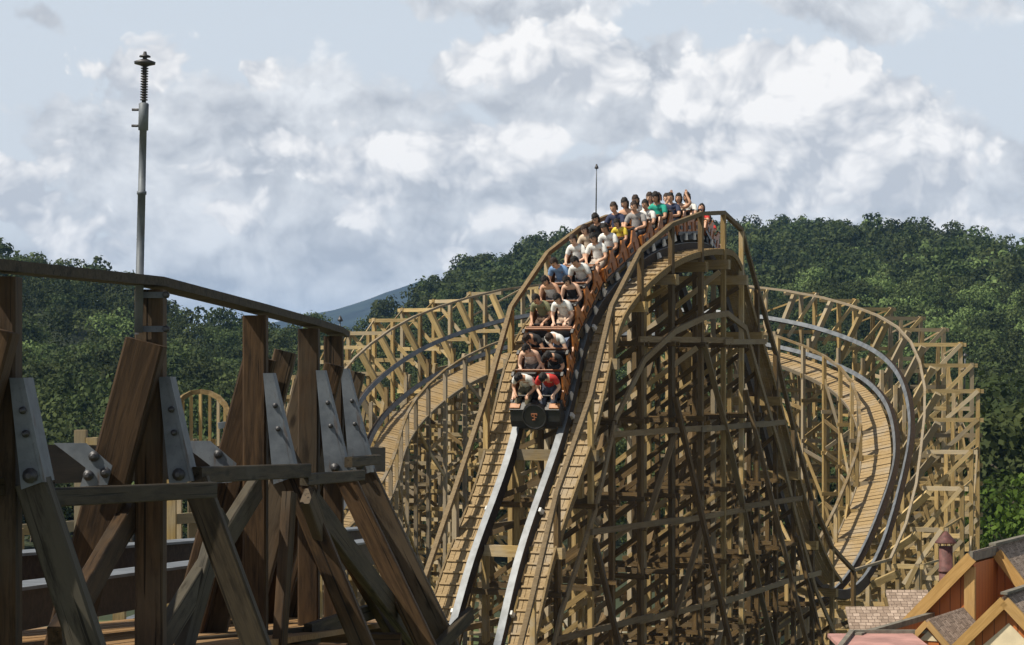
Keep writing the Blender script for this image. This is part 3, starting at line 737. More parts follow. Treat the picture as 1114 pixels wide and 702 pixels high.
# walkway of narrow boards lying lengthwise
vs, fs = [], []
for j in range(14):
    a, b_ = P(-60, 720, 11.6), P(330, 672, 19.6); d = (b_ - a).normalized(); sd = d.cross(Vector((0, 0, 1))).normalized(); u = sd.cross(d)
    o0 = -1.2 + j * .15
    for (q0, q1) in ((a, b_),):
        k = len(vs); vs += [q0 + sd * (o0 + x) + u * z - near_off for x, z in ((0, -.04), (.125, -.04), (.125, 0), (0, 0))] + [q1 + sd * (o0 + x) + u * z - near_off for x, z in ((0, -.04), (.125, -.04), (.125, 0), (0, 0))]
        fs += [(k, k + 1, k + 2, k + 3), (k + 7, k + 6, k + 5, k + 4)] + [(k + (i + 1) % 4, k + i, k + 4 + i, k + 4 + (i + 1) % 4) for i in range(4)]
FGD = wood('brown_deck_board', (.20, .11, .045), (.34, .205, .09), greyamt=.2, rnd=.2, fine=1.5)
mesh_obj('walkway', vs, fs, FGD, near)
for k in range(5):
    q = k / 4; a = P(-60, 720, 11.6).lerp(P(330, 672, 19.6), q); beam('walkway_joist', a + Vector((-1.3, .1, -.16)), a + Vector((1.2, -.05, -.16)), .12, .2, FG, near)

# lightning mast clamped to the second post
my = 13.0; mm_ = my / FPX
mast = empty('lightning_mast', (P(150, 360, my + .16).x, my + .16, HC)); tag(mast, 'grey lightning mast with dark coil and disc clamped to the near timber post', 'lightning rod')
mb, mt = P(150.5, 362, my - .16), P(156.5, 112, my - .16)
ax = (mt - mb).normalized(); L_ = (mt - mb).length
lathe('pole', [(0, .023), (L_ * .22, .023), (L_ * .221, .031), (L_ * .235, .031), (L_ * .236, .0225), (L_ * .60, .022), (L_ * .601, .027), (L_ * .615, .027), (L_ * .616, .021), (L_ * .88, .020), (L_ * .881, .028), (L_ * .995, .028), (L_, .02)], mb, mt, STEEL, mast, 16)
for t in (.9, .97): lathe('clamp_screw', [(0, .008), (.075, .008)], mb + ax * L_ * t + Vector((-.065, 0, 0)), mb + ax * L_ * t + Vector((0, 0, 0)), BOLT, mast, 6)
prof = [(0, .012)]
for k in range(14): prof += [(.012 + k * .0145, .012), (.014 + k * .0145, .021), (.02 + k * .0145, .021), (.022 + k * .0145, .012)]
lathe('coil_insulator', prof + [(.225, .012)], mt, mt + ax, BOLT, mast, 14)
lathe('disc_head', [(.205, .02), (.215, .058), (.228, .06), (.238, .03), (.245, .012), (.252, .012), (.254, .032), (.262, .030), (.268, .012), (.285, .008)], mt, mt + ax, BOLT, mast, 20)
for zz in (321, 358):
    a = P(150, zz, my); st = beam('clamp_strap', P(148, zz, my - .115), P(184, zz, my - .115), .012, .034, STEEL, mast)
    lathe('strap_bolt', [(0, .02), (.018, .02), (.019, .011), (.06, .011)], P(181, zz, my - .12), P(181, zz, my - .12) + Vector((0, -1, 0)), BOLT, mast, 8)
beam('back_plate', P(149, 364, my - .13), P(149, 317, my - .13), .022, .012, STEEL, mast, (0, 1, 0))

# ------------------------------------------------------------------ far bend of another track seen behind the near frame
fb = empty('far_track_bend', (P(218, 460, 44).x, 44, 0)); tag(fb, 'small arched bend of pale timber slats seen between the near dark posts', 'roller coaster')
arc = []
for k in range(11):
    t = k / 10; an = math.pi * (1 - t); arc.append(P(218 - 0 + 33 * math.cos(an), 468 - 42 * math.sin(an) ** .8, 44 + .8 * math.sin(an)))
poly_rail('handrail', arc, .07, .09, PINE_OLD, fb)
for q in arc[1:-1]: beam('slat', q + Vector((0, .02, -1.0)), q + Vector((0, .02, -.05)), .13, .05, PINE, fb, (1, 0, 0))
r2 = [q + Vector((.62, -.7, -.62)) for q in arc[4:]]; poly_rail('rail', r2, .22, .12, RAILTOP, fb)
for q in arc[::2]: beam('post', (q.x, q.y + .2, 0), (q.x, q.y + .2, q.z - .9), .17, .17, PINE, fb, (1, 0, 0))
for px_, py_, y_ in [(88, 468, 40), (100, 476, 40), (318, 462, 42), (62, 590, 36), (18, 575, 36), (230, 570, 40), (310, 640, 44), (372, 600, 46), (200, 610, 38), (130, 600, 39), (345, 560, 45)]:
    q = P(px_, py_, y_); beam('short_post', (q.x, q.y, 0), (q.x, q.y, q.z), .2, .2, PINE, fb, (1, 0, 0))
for a, b_, y_ in [((0, 640), (400, 612), 43), ((0, 578), (260, 560), 43)]: beam('long_ledger', P(*a, y_), P(*b_, y_ + 2), .08, .2, PINE, fb)

# small masts beyond the hill
def thin_mast(name, px, y0, y1, y, r, lab, cat='lightning rod'):
    a, b_ = P(px, y1, y), P(px + 1, y0, y); e = empty(name, (a.x, y, 0)); tag(e, lab, cat)
    L2 = (b_ - a).length; lathe('pole', [(0, r), (L2 * .8, r * .8), (L2, r * .5)], a, b_, STEEL, e, 10)
    lathe('disc_head', [(0, r), (.02, r * 2.6), (.06, r * 2.2), (.16, r * .6)], b_, b_ + Vector((0, 0, 1)), BOLT, e, 12); return e
thin_mast('lightning_mast', 648, 184, 262, 73.4, .026, 'slim lightning mast rising behind the riders at the crest')
thin_mast('lightning_mast', 1049, 388, 430, 100.5, .04, 'short pale mast on the outermost trestle posts')

thin_mast('lamp_post', 369, 350, 380, 62, .03, 'tiny dark pole just past the end of the near handrail', 'pole')
# ------------------------------------------------------------------ buildings at the lower right
def boards(name, a, b_, scale):
    m, g, b0 = new_mat(name); tc = g.node('ShaderNodeTexCoord'); sp = g.node('ShaderNodeSeparateXYZ'); g.put(sp.inputs[0], tc.outputs['Object'])
    n = g.noise(g.mapping(tc.outputs['Object'], scale=(7, 7, .8)), 2.0, 6, .6)
    f = g.math('FRACT', g.math('MULTIPLY', g.math('ADD', sp.outputs[0], g.math('MULTIPLY', sp.outputs[1], .31)), scale))
    groove = g.step(f, .9, .96)
    col = g.mix(n, a, b_); col = g.mix(groove, col, tuple(c * .35 for c in a))
    g.put(b0.inputs['Base Color'], col); b0.inputs['Roughness'].default_value = .65
    bp = g.node('ShaderNodeBump'); bp.inputs['Strength'].default_value = .6; bp.inputs['Distance'].default_value = .02; g.put(bp.inputs['Height'], g.math('SUBTRACT', 1, groove)); g.l.new(bp.outputs[0], b0.inputs['Normal'])
    return m
def shingles(name, a, b_):
    m, g, b0 = new_mat(name); tc = g.node('ShaderNodeTexCoord')
    wn = g.node('ShaderNodeTexNoise'); g.put(wn.inputs['Vector'], tc.outputs['Object']); wn.inputs['Scale'].default_value = 5; wn.inputs['Detail'].default_value = 3
    wv = g.node('ShaderNodeVectorMath', operation='MULTIPLY_ADD'); g.put(wv.inputs[0], wn.outputs[1]); wv.inputs[1].default_value = (.06, .045, 0); g.put(wv.inputs[2], tc.outputs['Object'])
    br = g.node('ShaderNodeTexBrick'); g.put(br.inputs['Vector'], wv.outputs[0]); br.inputs['Color1'].default_value = (*tuple(c * .72 for c in a), 1); br.inputs['Color2'].default_value = (*b_, 1)
    br.inputs['Mortar'].default_value = (a[0] * .38, a[1] * .36, a[2] * .34, 1); br.inputs['Scale'].default_value = 1; br.inputs['Mortar Size'].default_value = .008; br.inputs['Mortar Smooth'].default_value = .4; br.inputs['Brick Width'].default_value = .17; br.inputs['Row Height'].default_value = .13
    br.offset = .37; br.squash = .8; br.squash_frequency = 3
    n = g.noise(tc.outputs['Object'], 2.2, 6, .65)
    g.put(b0.inputs['Base Color'], g.mix(g.step(n, .42, .75), br.outputs[0], tuple(c * .55 for c in a))); b0.inputs['Roughness'].default_value = .9
    bp = g.node('ShaderNodeBump'); bp.inputs['Strength'].default_value = .8; bp.inputs['Distance'].default_value = .03; g.put(bp.inputs['Height'], br.outputs['Fac']); bp.invert = True; g.l.new(bp.outputs[0], b0.inputs['Normal'])
    return m
BOARD = boards('orange_wall_boards', (.36, .105, .022), (.50, .165, .038), 5.5)
SHING = shingles('roof_shingles', (.34, .25, .19), (.46, .36, .29))
YTRIM = wood('yellow_trim_timber', (.34, .20, .065), (.46, .285, .105), greyamt=.1, rnd=.15)
GTRIM = plain('grey_ridge_board', (.17, .155, .125), .8, 0, .2, 5, .2)
CREAM = plain('cream_render', (.68, .58, .40), .85, 0, .08, 3, .1)
PINK = plain('pink_roof_sheet', (.44, .235, .205), .6, 0, .22, 1.2)
RUST = plain('rusty_pipe', (.13, .055, .05), .7, .2, .3, 5, .2)
UP = Vector((0, 0, 1))
def slab(name, o, ux, uy, lx, ly, th, mat, parent):
    """a flat slab with its corner at o, local X along ux, local Y along uy"""
    ux = Vector(ux).normalized(); uy = (Vector(uy) - ux * Vector(uy).dot(ux)).normalized(); uz = ux.cross(uy)
    vs = [(x, y, z) for z in (-th, 0) for x, y in ((0, 0), (lx, 0), (lx, ly), (0, ly))]
    ob = mesh_obj(name, vs, [(3, 2, 1, 0), (4, 5, 6, 7), (0, 1, 5, 4), (1, 2, 6, 5), (2, 3, 7, 6), (3, 0, 4, 7)], mat, parent)
    M = Matrix((ux, uy, uz)).transposed().to_4x4(); M.translation = Vector(o) - off(parent); ob.matrix_basis = M; return ob
w = Vector((.89, -.456, 0)); d = Vector((.456, .89, 0))
# A: tall gable with a projecting half
A = P(1057, 607, 52); hA = empty('gabled_house', (A.x, A.y, 0)); tag(hA, 'orange boarded gable house with yellow rakes and shingle roof beside the trestle', 'house')
def pt(o, a, h, dd=0): return o + w * a + UP * h + d * dd
prism('front_wall', [pt(A, -1.75, -2.0), pt(A, .05, -.12), pt(A, .05, -A.z), pt(A, -1.75, -A.z)], d * .15, BOARD, hA)
prism('side_wall', [pt(A, .05, -.12, .15), pt(A, .05, -.12, 2.0), pt(A, .05, -A.z, 2.0), pt(A, .05, -A.z, .15)], -w * .12, BOARD, hA)
prism('rear_gable_wall', [pt(A, .05, -.05, 2.0), pt(A, 2.4, -3.1, 2.0), pt(A, 2.4, -A.z, 2.0), pt(A, .05, -A.z, 2.0)], d * .15, BOARD, hA)
beam('corner_post', pt(A, -.02, -A.z, -.06), pt(A, -.02, -.2, -.06), .24, .12, YTRIM, hA, d)
beam('rake_board', pt(A, -1.62, -1.72, -.22), pt(A, .06, .03, -.22), .07, .27, YTRIM, hA)
beam('rake_board', pt(A, .10, .0, 1.72), pt(A, 2.4, -2.9, 1.72), .07, .25, YTRIM, hA)
beam('ridge_board', pt(A, .06, .05, -.25), pt(A, .06, .05, 2.1), .07, .22, GTRIM, hA)
sl_dir = (w * 2.4 - UP * 2.95).normalized()
slab('roof', pt(A, .06, .17, 1.78), sl_dir, d, 3.9, 7, .1, SHING, hA)
sl2 = (-w * 1.7 - UP * 1.78).normalized()
slab('roof', pt(A, .06, .17, 7.5), sl2, -d, 2.45, 7.66, .06, SHING, hA)
beam('ridge_cap', pt(A, .06, .2, 1.5), pt(A, .06, .2, 8.7), .16, .06, GTRIM, hA)
# lean-to whose long ridge runs back from the camera
Lp = P(938, 692, 47.2); ln = empty('lean_to_shed', (Lp.x, Lp.y, 0)); tag(ln, 'low boarded lean-to with a grey ridge running back to the gable house', 'shed')
Lq = Lp + (P(1026, 667, 53.4) - Lp)
dl = (Lq - Lp); dlh = Vector((dl.x, dl.y, 0)).normalized(); wl = Vector((dlh.y, -dlh.x, 0))
prism('side_wall', [Lp + wl * .0 - UP * .05, Lq - UP * .05, Lq - UP * Lq.z, Lp - UP * Lp.z], -wl * .1, BOARD, ln)
beam('ridge_board', Lp - dlh * .3 + UP * .03, Lq + UP * .03, .14, .12, GTRIM, ln)
slab('roof', Lp - dlh * .3 + UP * .06, dl, -wl * 1.0 - UP * .55, dl.length + .3, 2.0, .07, SHING, ln)
# pink sheet roof in front
pk = P(925, 706, 43); pr = empty('pink_roofed_shed', (pk.x, pk.y, 0)); tag(pr, 'low shed under a faded pink sheet roof at the foot of the hill', 'shed')
a_ = P(917, 706, 45.0); slab('roof', a_, (1, 0, 0), (.24, .97, .02), 1.75, 2.2, .07, PINK, pr)
beam('roof_edge', a_ + Vector((-.06, 0, .03)), a_ + Vector((.50, 2.2, .08)), .1, .08, GTRIM, pr); beam('roof_edge', a_ + Vector((.44, 2.25, .08)), a_ + Vector((2.3, 2.25, .08)), .1, .07, GTRIM, pr)
k0 = P(930, 704, 45.2); prism('wall', [Vector((k0.x, 45.3, 0)), Vector((k0.x + 1.4, 45.3, 0)), Vector((k0.x + 1.4, 45.3, k0.z - .14)), Vector((k0.x, 45.3, k0.z - .14))], (.2, 1.5, 0), BOARD, pr)
# B: cream gable in front
B = P(1095, 655, 46.5); hB = empty('cream_gable_house', (B.x, B.y, 0)); tag(hB, 'house with a cream gable panel in brown frame at the lower corner', 'house')
prism('gable_wall', [pt(B, -1.9, -1.95), pt(B, 0, -.1), pt(B, 1.9, -1.95), pt(B, 1.9, -B.z), pt(B, -1.9, -B.z)], d * .15, BOARD, hB)
prism('cream_panel', [pt(B, -.62, -1.5, -.03), pt(B, -.62, -1.02, -.03), pt(B, .05, -.42, -.03), pt(B, .75, -1.1, -.03), pt(B, .75, -1.5, -.03)], d * .035, CREAM, hB)
prism('cream_panel', [pt(B, -.62, -3.5, -.03), pt(B, -.62, -1.5, -.03), pt(B, .75, -1.5, -.03), pt(B, .75, -3.5, -.03)], d * .035, CREAM, hB)
beam('panel_frame', pt(B, -.72, -3.5, -.06), pt(B, -.72, -.8, -.06), .16, .1, YTRIM, hB, d)
beam('rake_board', pt(B, -2.0, -2.0, -.16), pt(B, .0, .03, -.16), .07, .22, YTRIM, hB); beam('rake_board', pt(B, 2.0, -2.0, -.16), pt(B, .0, .03, -.16), .07, .22, YTRIM, hB)
slab('roof', pt(B, 0, .16, -.12), (w - UP), d, 3.0, 7, .08, SHING, hB); slab('roof', pt(B, 0, .16, 6.5), (-w - UP), -d, 3.0, 6.6, .08, SHING, hB)
beam('ridge_cap', pt(B, 0, .19, -.2), pt(B, 0, .19, 6.5), .14, .05, GTRIM, hB)
# C: little gable dormer
D = P(1010, 678, 47.2); hC = empty('small_gable_house', (D.x, D.y, 0)); tag(hC, 'tiny steep gabled porch with a white triangle under its peak', 'porch')
prism('gable_wall', [pt(D, -.55, -.62), pt(D, 0, -.06), pt(D, .55, -.62), pt(D, .55, -D.z), pt(D, -.55, -D.z)], d * .12, BOARD, hC)
prism('white_panel', [pt(D, -.2, -.36, -.02), pt(D, 0, -.16, -.02), pt(D, .2, -.36, -.02)], d * .03, CREAM, hC)
beam('rake_board', pt(D, -.62, -.66, -.1), pt(D, 0, .02, -.1), .05, .12, YTRIM, hC); beam('rake_board', pt(D, .62, -.66, -.1), pt(D, 0, .02, -.1), .05, .12, YTRIM, hC)
slab('roof', pt(D, 0, .09, -.07), (w - UP * 1.05), d, 1.1, 2.6, .05, SHING, hC); slab('roof', pt(D, 0, .09, 2.3), (-w - UP * 1.05), -d, 1.0, 2.36, .05, SHING, hC)
# D: low shingled roofs facing the camera
for (a, b_, y, up_l, lab, nm) in [((927, 694), (1004, 694), 56.5, 1.3, 'low building with a weathered shingle roof below the end of the curve', 'shingle_roofed_building'), ((968, 660), (1014, 660), 60.5, .75, 'small upper shingle roof behind the low weathered roof', 'shingle_roofed_building')]:
    a, b_ = P(*a, y), P(*b_, y); e = empty(nm, (a.x, y, 0)); tag(e, lab, 'building')
    slab('roof', a, (1, 0, 0), (0, .86, .5), (b_ - a).length, up_l, .08, SHING, e)
    prism('wall', [Vector((a.x + .15, y + .25, 0)), Vector((b_.x - .15, y + .25, 0)), Vector((b_.x - .15, y + .25, a.z + .02)), Vector((a.x + .15, y + .25, a.z + .02))], (0, up_l * .8, 0), BOARD, e)
# rusty chimney pipe with a conical hat
q = P(1029, 640, 58); ch = empty('chimney_pipe', (q.x, q.y, 0)); tag(ch, 'rusty purple chimney pipe with a conical hat', 'chimney')
lathe('pipe', [(0, .17), (q.z + 1.05, .17)], (q.x, q.y, 0), (q.x, q.y, 1), RUST, ch, 18)
lathe('hat', [(0, .27), (.03, .27), (.3, .03)], (q.x, q.y, q.z + 1.13), (q.x, q.y, q.z + 2), RUST, ch, 18)
lathe('collar', [(0, .19), (.06, .19)], (q.x, q.y, q.z + .4), (q.x, q.y, q.z + 2), RUST, ch, 18)
for k in range(3):
    an = k * 2.094 + .4; c = Vector((q.x + .15 * math.cos(an), q.y + .15 * math.sin(an), q.z + 1.0)); lathe('hat_stay', [(0, .015), (.16, .015)], c, c + UP, RUST, ch, 6)
# ------------------------------------------------------------------ the train
def rbox(bm, c, s, bev=.02, M=None):
    r = bmesh.ops.create_cube(bm, size=1, matrix=(M or Matrix.Identity(4)) @ Matrix.Translation(c) @ Matrix.Diagonal((*s, 1)))
    if bev: bmesh.ops.bevel(bm, geom=[e for e in {e for v in r['verts'] for e in v.link_edges}], offset=bev, segments=2, affect='EDGES', profile=.6)
def bm_mesh(name, fn, mat, smooth=False):
    bm = bmesh.new(); fn(bm); me = bpy.data.meshes.new(name); bm.to_mesh(me); bm.free(); me.materials.append(mat)
    if smooth: me.polygons.foreach_set('use_smooth', [True] * len(me.polygons))
    return me
def ring(bm, c, r, tube, axis='Y', seg=28, ts=8, sy=1.0):
    vs = []
    for i in range(seg):
        a = 2 * math.pi * i / seg; row = []
        for j in range(ts):
            t = 2 * math.pi * j / ts; rr = r + tube * math.cos(t); row.append(bm.verts.new((c[0] + rr * math.cos(a), c[1] + tube * math.sin(t), c[2] + rr * math.sin(a) * sy)))
        vs.append(row)
    for i in range(seg):
        for j in range(ts): bm.faces.new((vs[i][j], vs[(i + 1) % seg][j], vs[(i + 1) % seg][(j + 1) % ts], vs[i][(j + 1) % ts]))
CL = 2.42; HL = 1.16                                # car pitch and half body length
ROWY = [.66, -.10, -.86]                            # seat rows in a car (y forward)
SEATZ = .52
def extr(bm, prof, x0, x1):                         # yz profile pulled from x0 to x1
    a = [bm.verts.new((x0, y, z)) for y, z in prof]; b_ = [bm.verts.new((x1, y, z)) for y, z in prof]; n = len(prof)
    bm.faces.new(a); bm.faces.new(b_[::-1])
    for i in range(n): bm.faces.new((a[(i + 1) % n], a[i], b_[i], b_[(i + 1) % n]))
    bmesh.ops.recalc_face_normals(bm, faces=bm.faces)
sidep = [(-HL, .22), (HL, .22), (HL, .62)]
for ry in ROWY: sidep += [(ry + .46, .60), (ry + .12, .66), (ry - .12, .98), (ry - .24, .98), (ry - .27, .62)]
sidep += [(-HL, .62)]
def car_meshes():
    m = {}
    m['chassis'] = bm_mesh('chassis', lambda bm: (rbox(bm, (0, 0, .14), (1.0, 2 * HL, .16)), rbox(bm, (0, -HL - .12, .16), (.16, .34, .1))), BLACK)
    m['tub'] = bm_mesh('tub', lambda bm: rbox(bm, (0, 0, .25), (1.42, 2 * HL - .02, .05)), DKORANGE)
    for nm, x in (('sl', -.74), ('sr', .69)): m[nm] = bm_mesh('side_panel', lambda bm, x=x: extr(bm, sidep, x, x + .05), ORANGE)
    def trim(x):
        def f(bm):
            for ry in ROWY:
                rbox(bm, (x, ry - .18, .99), (.09, .15, .05), .012); pass
        return f
    for nm, x in (('bl', -.748), ('br', .748)): m[nm] = bm_mesh('lower_band', lambda bm, x=x: rbox(bm, (x, 0, .27), (.03, 2 * HL, .11), .01), BLACK)
    for nm, x in (('rl', -.748), ('rr', .748)): m[nm] = bm_mesh('side_rib', lambda bm, x=x: rbox(bm, (x, 0, .47), (.035, .05, .30), .008), DKORANGE)
    for nm, x in (('kl', -.752), ('kr', .752)): m[nm] = bm_mesh('side_plate', lambda bm, x=x: rbox(bm, (x, 0, .45), (.02, .20, .12), .008), BLACK)
    m['tl'] = bm_mesh('armrest_trim', trim(-.715), BLACK); m['tr'] = bm_mesh('armrest_trim', trim(.715), BLACK)
    m['front'] = bm_mesh('front_panel', lambda bm: (rbox(bm, (0, HL - .03, .40), (1.38, .06, .34), .015)), ORANGE)
    m['front_black'] = m['front'].copy(); m['front_black'].materials[0] = BLACK
    m['front_rim'] = bm_mesh('front_rim', lambda bm: (rbox(bm, (0, HL - .02, .58), (1.5, .10, .06), .02), rbox(bm, (-.70, HL - .02, .44), (.09, .10, .42), .02), rbox(bm, (.70, HL - .02, .44), (.09, .10, .42), .02)), ORANGE)
    m['rim_black'] = m['front_rim'].copy(); m['rim_black'].materials[0] = BLACK
    m['rear'] = bm_mesh('rear_panel', lambda bm: rbox(bm, (0, -HL + .03, .62), (1.38, .05, .78), .015), DKORANGE)
    m['seat'] = bm_mesh('seat', lambda bm: rbox(bm, (0, .05, SEATZ - .08), (.56, .46, .14), .04), RUBBER)
    m['back'] = bm_mesh('seat_back', lambda bm: rbox(bm, (0, 0, 0), (.56, .09, .46), .035, Matrix.Translation((0, -.24, SEATZ + .2)) @ Matrix.Rotation(R(8), 4, 'X')), RUBBER)
    m['shell'] = bm_mesh('seat_shell', lambda bm: rbox(bm, (0, 0, 0), (1.36, .035, .56), .012, Matrix.Translation((0, -.30, SEATZ + .20)) @ Matrix.Rotation(R(8), 4, 'X')), DKORANGE)
    m['bar'] = bm_mesh('lap_bar', lambda bm: (bmesh.ops.create_cone(bm, segments=10, radius1=.026, radius2=.026, depth=.50, cap_ends=True, matrix=Matrix.Translation((0, .40, SEATZ + .245)) @ Matrix.Rotation(R(90), 4, 'Y')),
                                            bmesh.ops.create_cone(bm, segments=8, radius1=.022, radius2=.022, depth=.40, cap_ends=True, matrix=Matrix.Translation((.22, .46, SEATZ + .07)) @ Matrix.Rotation(R(20), 4, 'X'))), BLACK)
    m['wheel'] = bm_mesh('wheel', lambda bm: bmesh.ops.create_cone(bm, segments=18, radius1=.15, radius2=.15, depth=.11, cap_ends=True, matrix=Matrix.Translation((0, 0, .155)) @ Matrix.Rotation(R(90), 4, 'Y')), BLACK)
    m['fin'] = bm_mesh('wheel_guard', lambda bm: extr(bm, [(-.10, .06), (.12, .06), (.06, .27), (-.04, .27)], -.02, .02), WHITEP)
    m['nose'] = bm_mesh('nose_cowl', lambda bm: (extr(bm, [(HL + .03, .06), (HL + .40, .06), (HL + .52, .16), (HL + .46, .34), (HL + .24, .58), (HL + .03, .62)], -.72, .72)), BLACK)
    m['disc'] = bm_mesh('nose_disc', lambda bm: bmesh.ops.create_cone(bm, segments=36, radius1=.40, radius2=.37, depth=.10, cap_ends=True, matrix=Matrix.Translation((0, HL + .48, .46)) @ Matrix.Rotation(R(-90), 4, 'X')), BLACK)
    m['discring'] = bm_mesh('disc_ring', lambda bm: ring(bm, (0, HL + .535, .46), .335, .022), plain('dull_black_metal', (.05, .047, .045), .3, .6, .1))
    def emblem(bm):                                 # a curly T
        y = HL + .545
        rbox(bm, (0, y, .46), (.045, .03, .22), .008); rbox(bm, (0, y, .565), (.20, .03, .04), .008)
        rbox(bm, (-.095, y, .54), (.035, .03, .07), .008); rbox(bm, (.095, y, .54), (.035, .03, .07), .008)
        rbox(bm, (.03, y, .355), (.12, .03, .03), .008); rbox(bm, (-.05, y, .44), (.07, .03, .03), .008, ); rbox(bm, (.055, y, .47), (.07, .03, .03), .008)
    m['emblem'] = bm_mesh('emblem', emblem, COPPER); m['emblem'].transform(Matrix.Translation((0, HL + .545, .46)) @ Matrix.Scale(.8, 4) @ Matrix.Translation((0, -HL - .545, -.46)))
    m['ntrim'] = bm_mesh('nose_trim', lambda bm: (rbox(bm, (0, HL + .15, .60), (1.46, .26, .05), .012)), BLACK)
    m['nside'] = bm_mesh('nose_side_trim', lambda bm: rbox(bm, (0, HL + .16, .64), (.30, .16, .05), .015), ORANGE)
    m['nbump'] = bm_mesh('nose_bumper', lambda bm: (rbox(bm, (0, HL + .40, .06), (1.1, .16, .12), .04), rbox(bm, (0, HL + .30, -.08), (.32, .2, .14), .03)), BLACK)
    m['lamp'] = bm_mesh('nose_side_box', lambda bm: rbox(bm, (0, HL + .34, .26), (.18, .22, .22), .05), BLACK)
    T_ = Matrix.Translation((0, HL + .36, .44)) @ Matrix.Rotation(R(38), 4, 'X') @ Matrix.Translation((0, -(HL + .48), -.46))
    for k in ('disc', 'discring', 'emblem'): m[k].transform(T_)
    return m
CM = car_meshes()
def place(name, me, parent, loc=(0, 0, 0)):
    o = bpy.data.objects.new(name, me); link(o, parent); o.location = loc; return o
# the nose of the first car stands where the track passes depth ~64.4
s_nose = float(sl_[np.argmax((raw[:, 1] > 63.9))])
CAR = []
ORD = ['front', 'second', 'third', 'fourth', 'fifth', 'last']
for c in range(6):
    sc_ = s_nose + 1.55 + c * CL
    pf, pr_ = fr(sc_ - .85), fr(sc_ + .85)
    F = (pf[0] - pr_[0]).normalized(); mid = (pf[0] + pr_[0]) / 2; Rt = -(pf[2] + pr_[2]).normalized()      # travel is toward the camera; its own right is the photo's left
    X = F.cross(Vector((0, 0, 1)).cross(F)).normalized(); X = F.cross(X).normalized() if False else None
    side = F.cross(fr(sc_)[3]).normalized(); upn = side.cross(F).normalized()
    M = Matrix((side, F, upn)).transposed().to_4x4(); M.translation = mid + upn * .02
    e = bpy.data.objects.new('coaster_car', None); link(e); e.matrix_basis = M
    tag(e, ['front coaster car with round black nose disc', 'second coaster car, directly behind the car with the black nose', 'third coaster car, carrying riders in white below the crest', 'fourth coaster car, just under the crest with yellow and grey shirted riders', 'fifth coaster car, running over the top of the crest', 'last coaster car, already over the crest on the far slope'][c], 'coaster car', 'cars of the coaster train')
    place('chassis', CM['chassis'], e); place('tub', CM['tub'], e)
    for k, t in (('sl', 'tl'), ('sr', 'tr')): 
        sp = place('side_panel', CM[k], e); place('armrest_trim', CM[t], sp); place('lower_band', CM['b' + k[1]], sp)
        for ry in ROWY: place('side_rib', CM['r' + k[1]], sp, (0, ry - .02, 0)); place('side_rib', CM['r' + k[1]], sp, (0, ry + .42, 0)); place('side_plate', CM['k' + k[1]], sp, (0, ry + .2, 0))
    fp = place('front_panel', CM['front' if c else 'front_black'], e); place('front_rim', CM['front_rim' if c else 'rim_black'], fp); place('rear_panel', CM['rear'], e)
    for ry in ROWY:
        sh = place('seat_shell', CM['shell'], e, (0, ry, 0))
        for x in (-.34, .34):
            place('seat', CM['seat'], e, (x, ry, 0)); place('seat_back', CM['back'], e, (x, ry, 0)); place('lap_bar', CM['bar'], e, (x, ry, 0))
        for x in (-.80, .80): place('wheel_guard', CM['fin'], e, (x, ry - .1, 0))
    for x in (-GA, GA):
        for y in (-.8, .8): place('wheel', CM['wheel'], e, (x, y, 0))
    if c == 0:
        n_ = place('nose_cowl', CM['nose'], e); dsk = place('nose_disc', CM['disc'], e); place('disc_ring', CM['discring'], dsk); place('emblem', CM['emblem'], dsk)
        place('nose_trim', CM['ntrim'], e); [place('nose_side_trim', CM['nside'], e, (x, 0, 0)) for x in (-.57, .57)]; place('nose_bumper', CM['nbump'], e)
        for x in (-.62, .62): place('nose_side_box', CM['lamp'], n_, (x, 0, 0))
    CAR.append(M)

# ------------------------------------------------------------------ riders
SKIN = [plain('skin_warm', (.60, .345, .225), .55, 0, .06, 5), plain('skin_tan', (.50, .275, .17), .55, 0, .06, 5), plain('skin_pale', (.66, .42, .30), .55, 0, .06, 5)]
HAIR = plain('black_hair', (.012, .009, .008), .8, 0, .3, 14, .3)
HAIRB = plain('brown_hair', (.030, .016, .010), .8, 0, .3, 14, .3)
EYE = plain('eye_dark', (.01, .008, .008), .3, 0, 0, 5); LIP = plain('mouth_dark', (.10, .02, .02), .5, 0, 0, 5)
CLOTH = {}
def cloth(col):
    k = 'cloth_%02d_%02d_%02d' % tuple(int(c * 99) for c in col)
    if k not in CLOTH: CLOTH[k] = plain(k, col, .85, 0, .14, 9, .25)
    return CLOTH[k]
def skin_mesh(name, V, E, root=0, sub=1):
    """V: {key: (co, rx, ry)}; grows a skin over the skeleton"""
    keys = list(V); me = bpy.data.meshes.new(name); me.from_pydata([V[k][0] for k in keys], [(keys.index(a), keys.index(b_)) for a, b_ in E], [])
    o = bpy.data.objects.new(name, me); C.objects.link(o)
    md = o.modifiers.new('skin', 'SKIN'); md.use_smooth_shade = True
    sv = me.skin_vertices[0].data
    for i, k in enumerate(keys): sv[i].radius = (V[k][1], V[k][2]); sv[i].use_root = (i == root)
    sd = o.modifiers.new('sub', 'SUBSURF'); sd.levels = sub; sd.render_levels = sub
    dg = bpy.context.evaluated_depsgraph_get(); out = bpy.data.meshes.new_from_object(o.evaluated_get(dg)); out.name = name
    bpy.data.objects.remove(o); bpy.data.meshes.remove(me)
    out.polygons.foreach_set('use_smooth', [True] * len(out.polygons)); return out
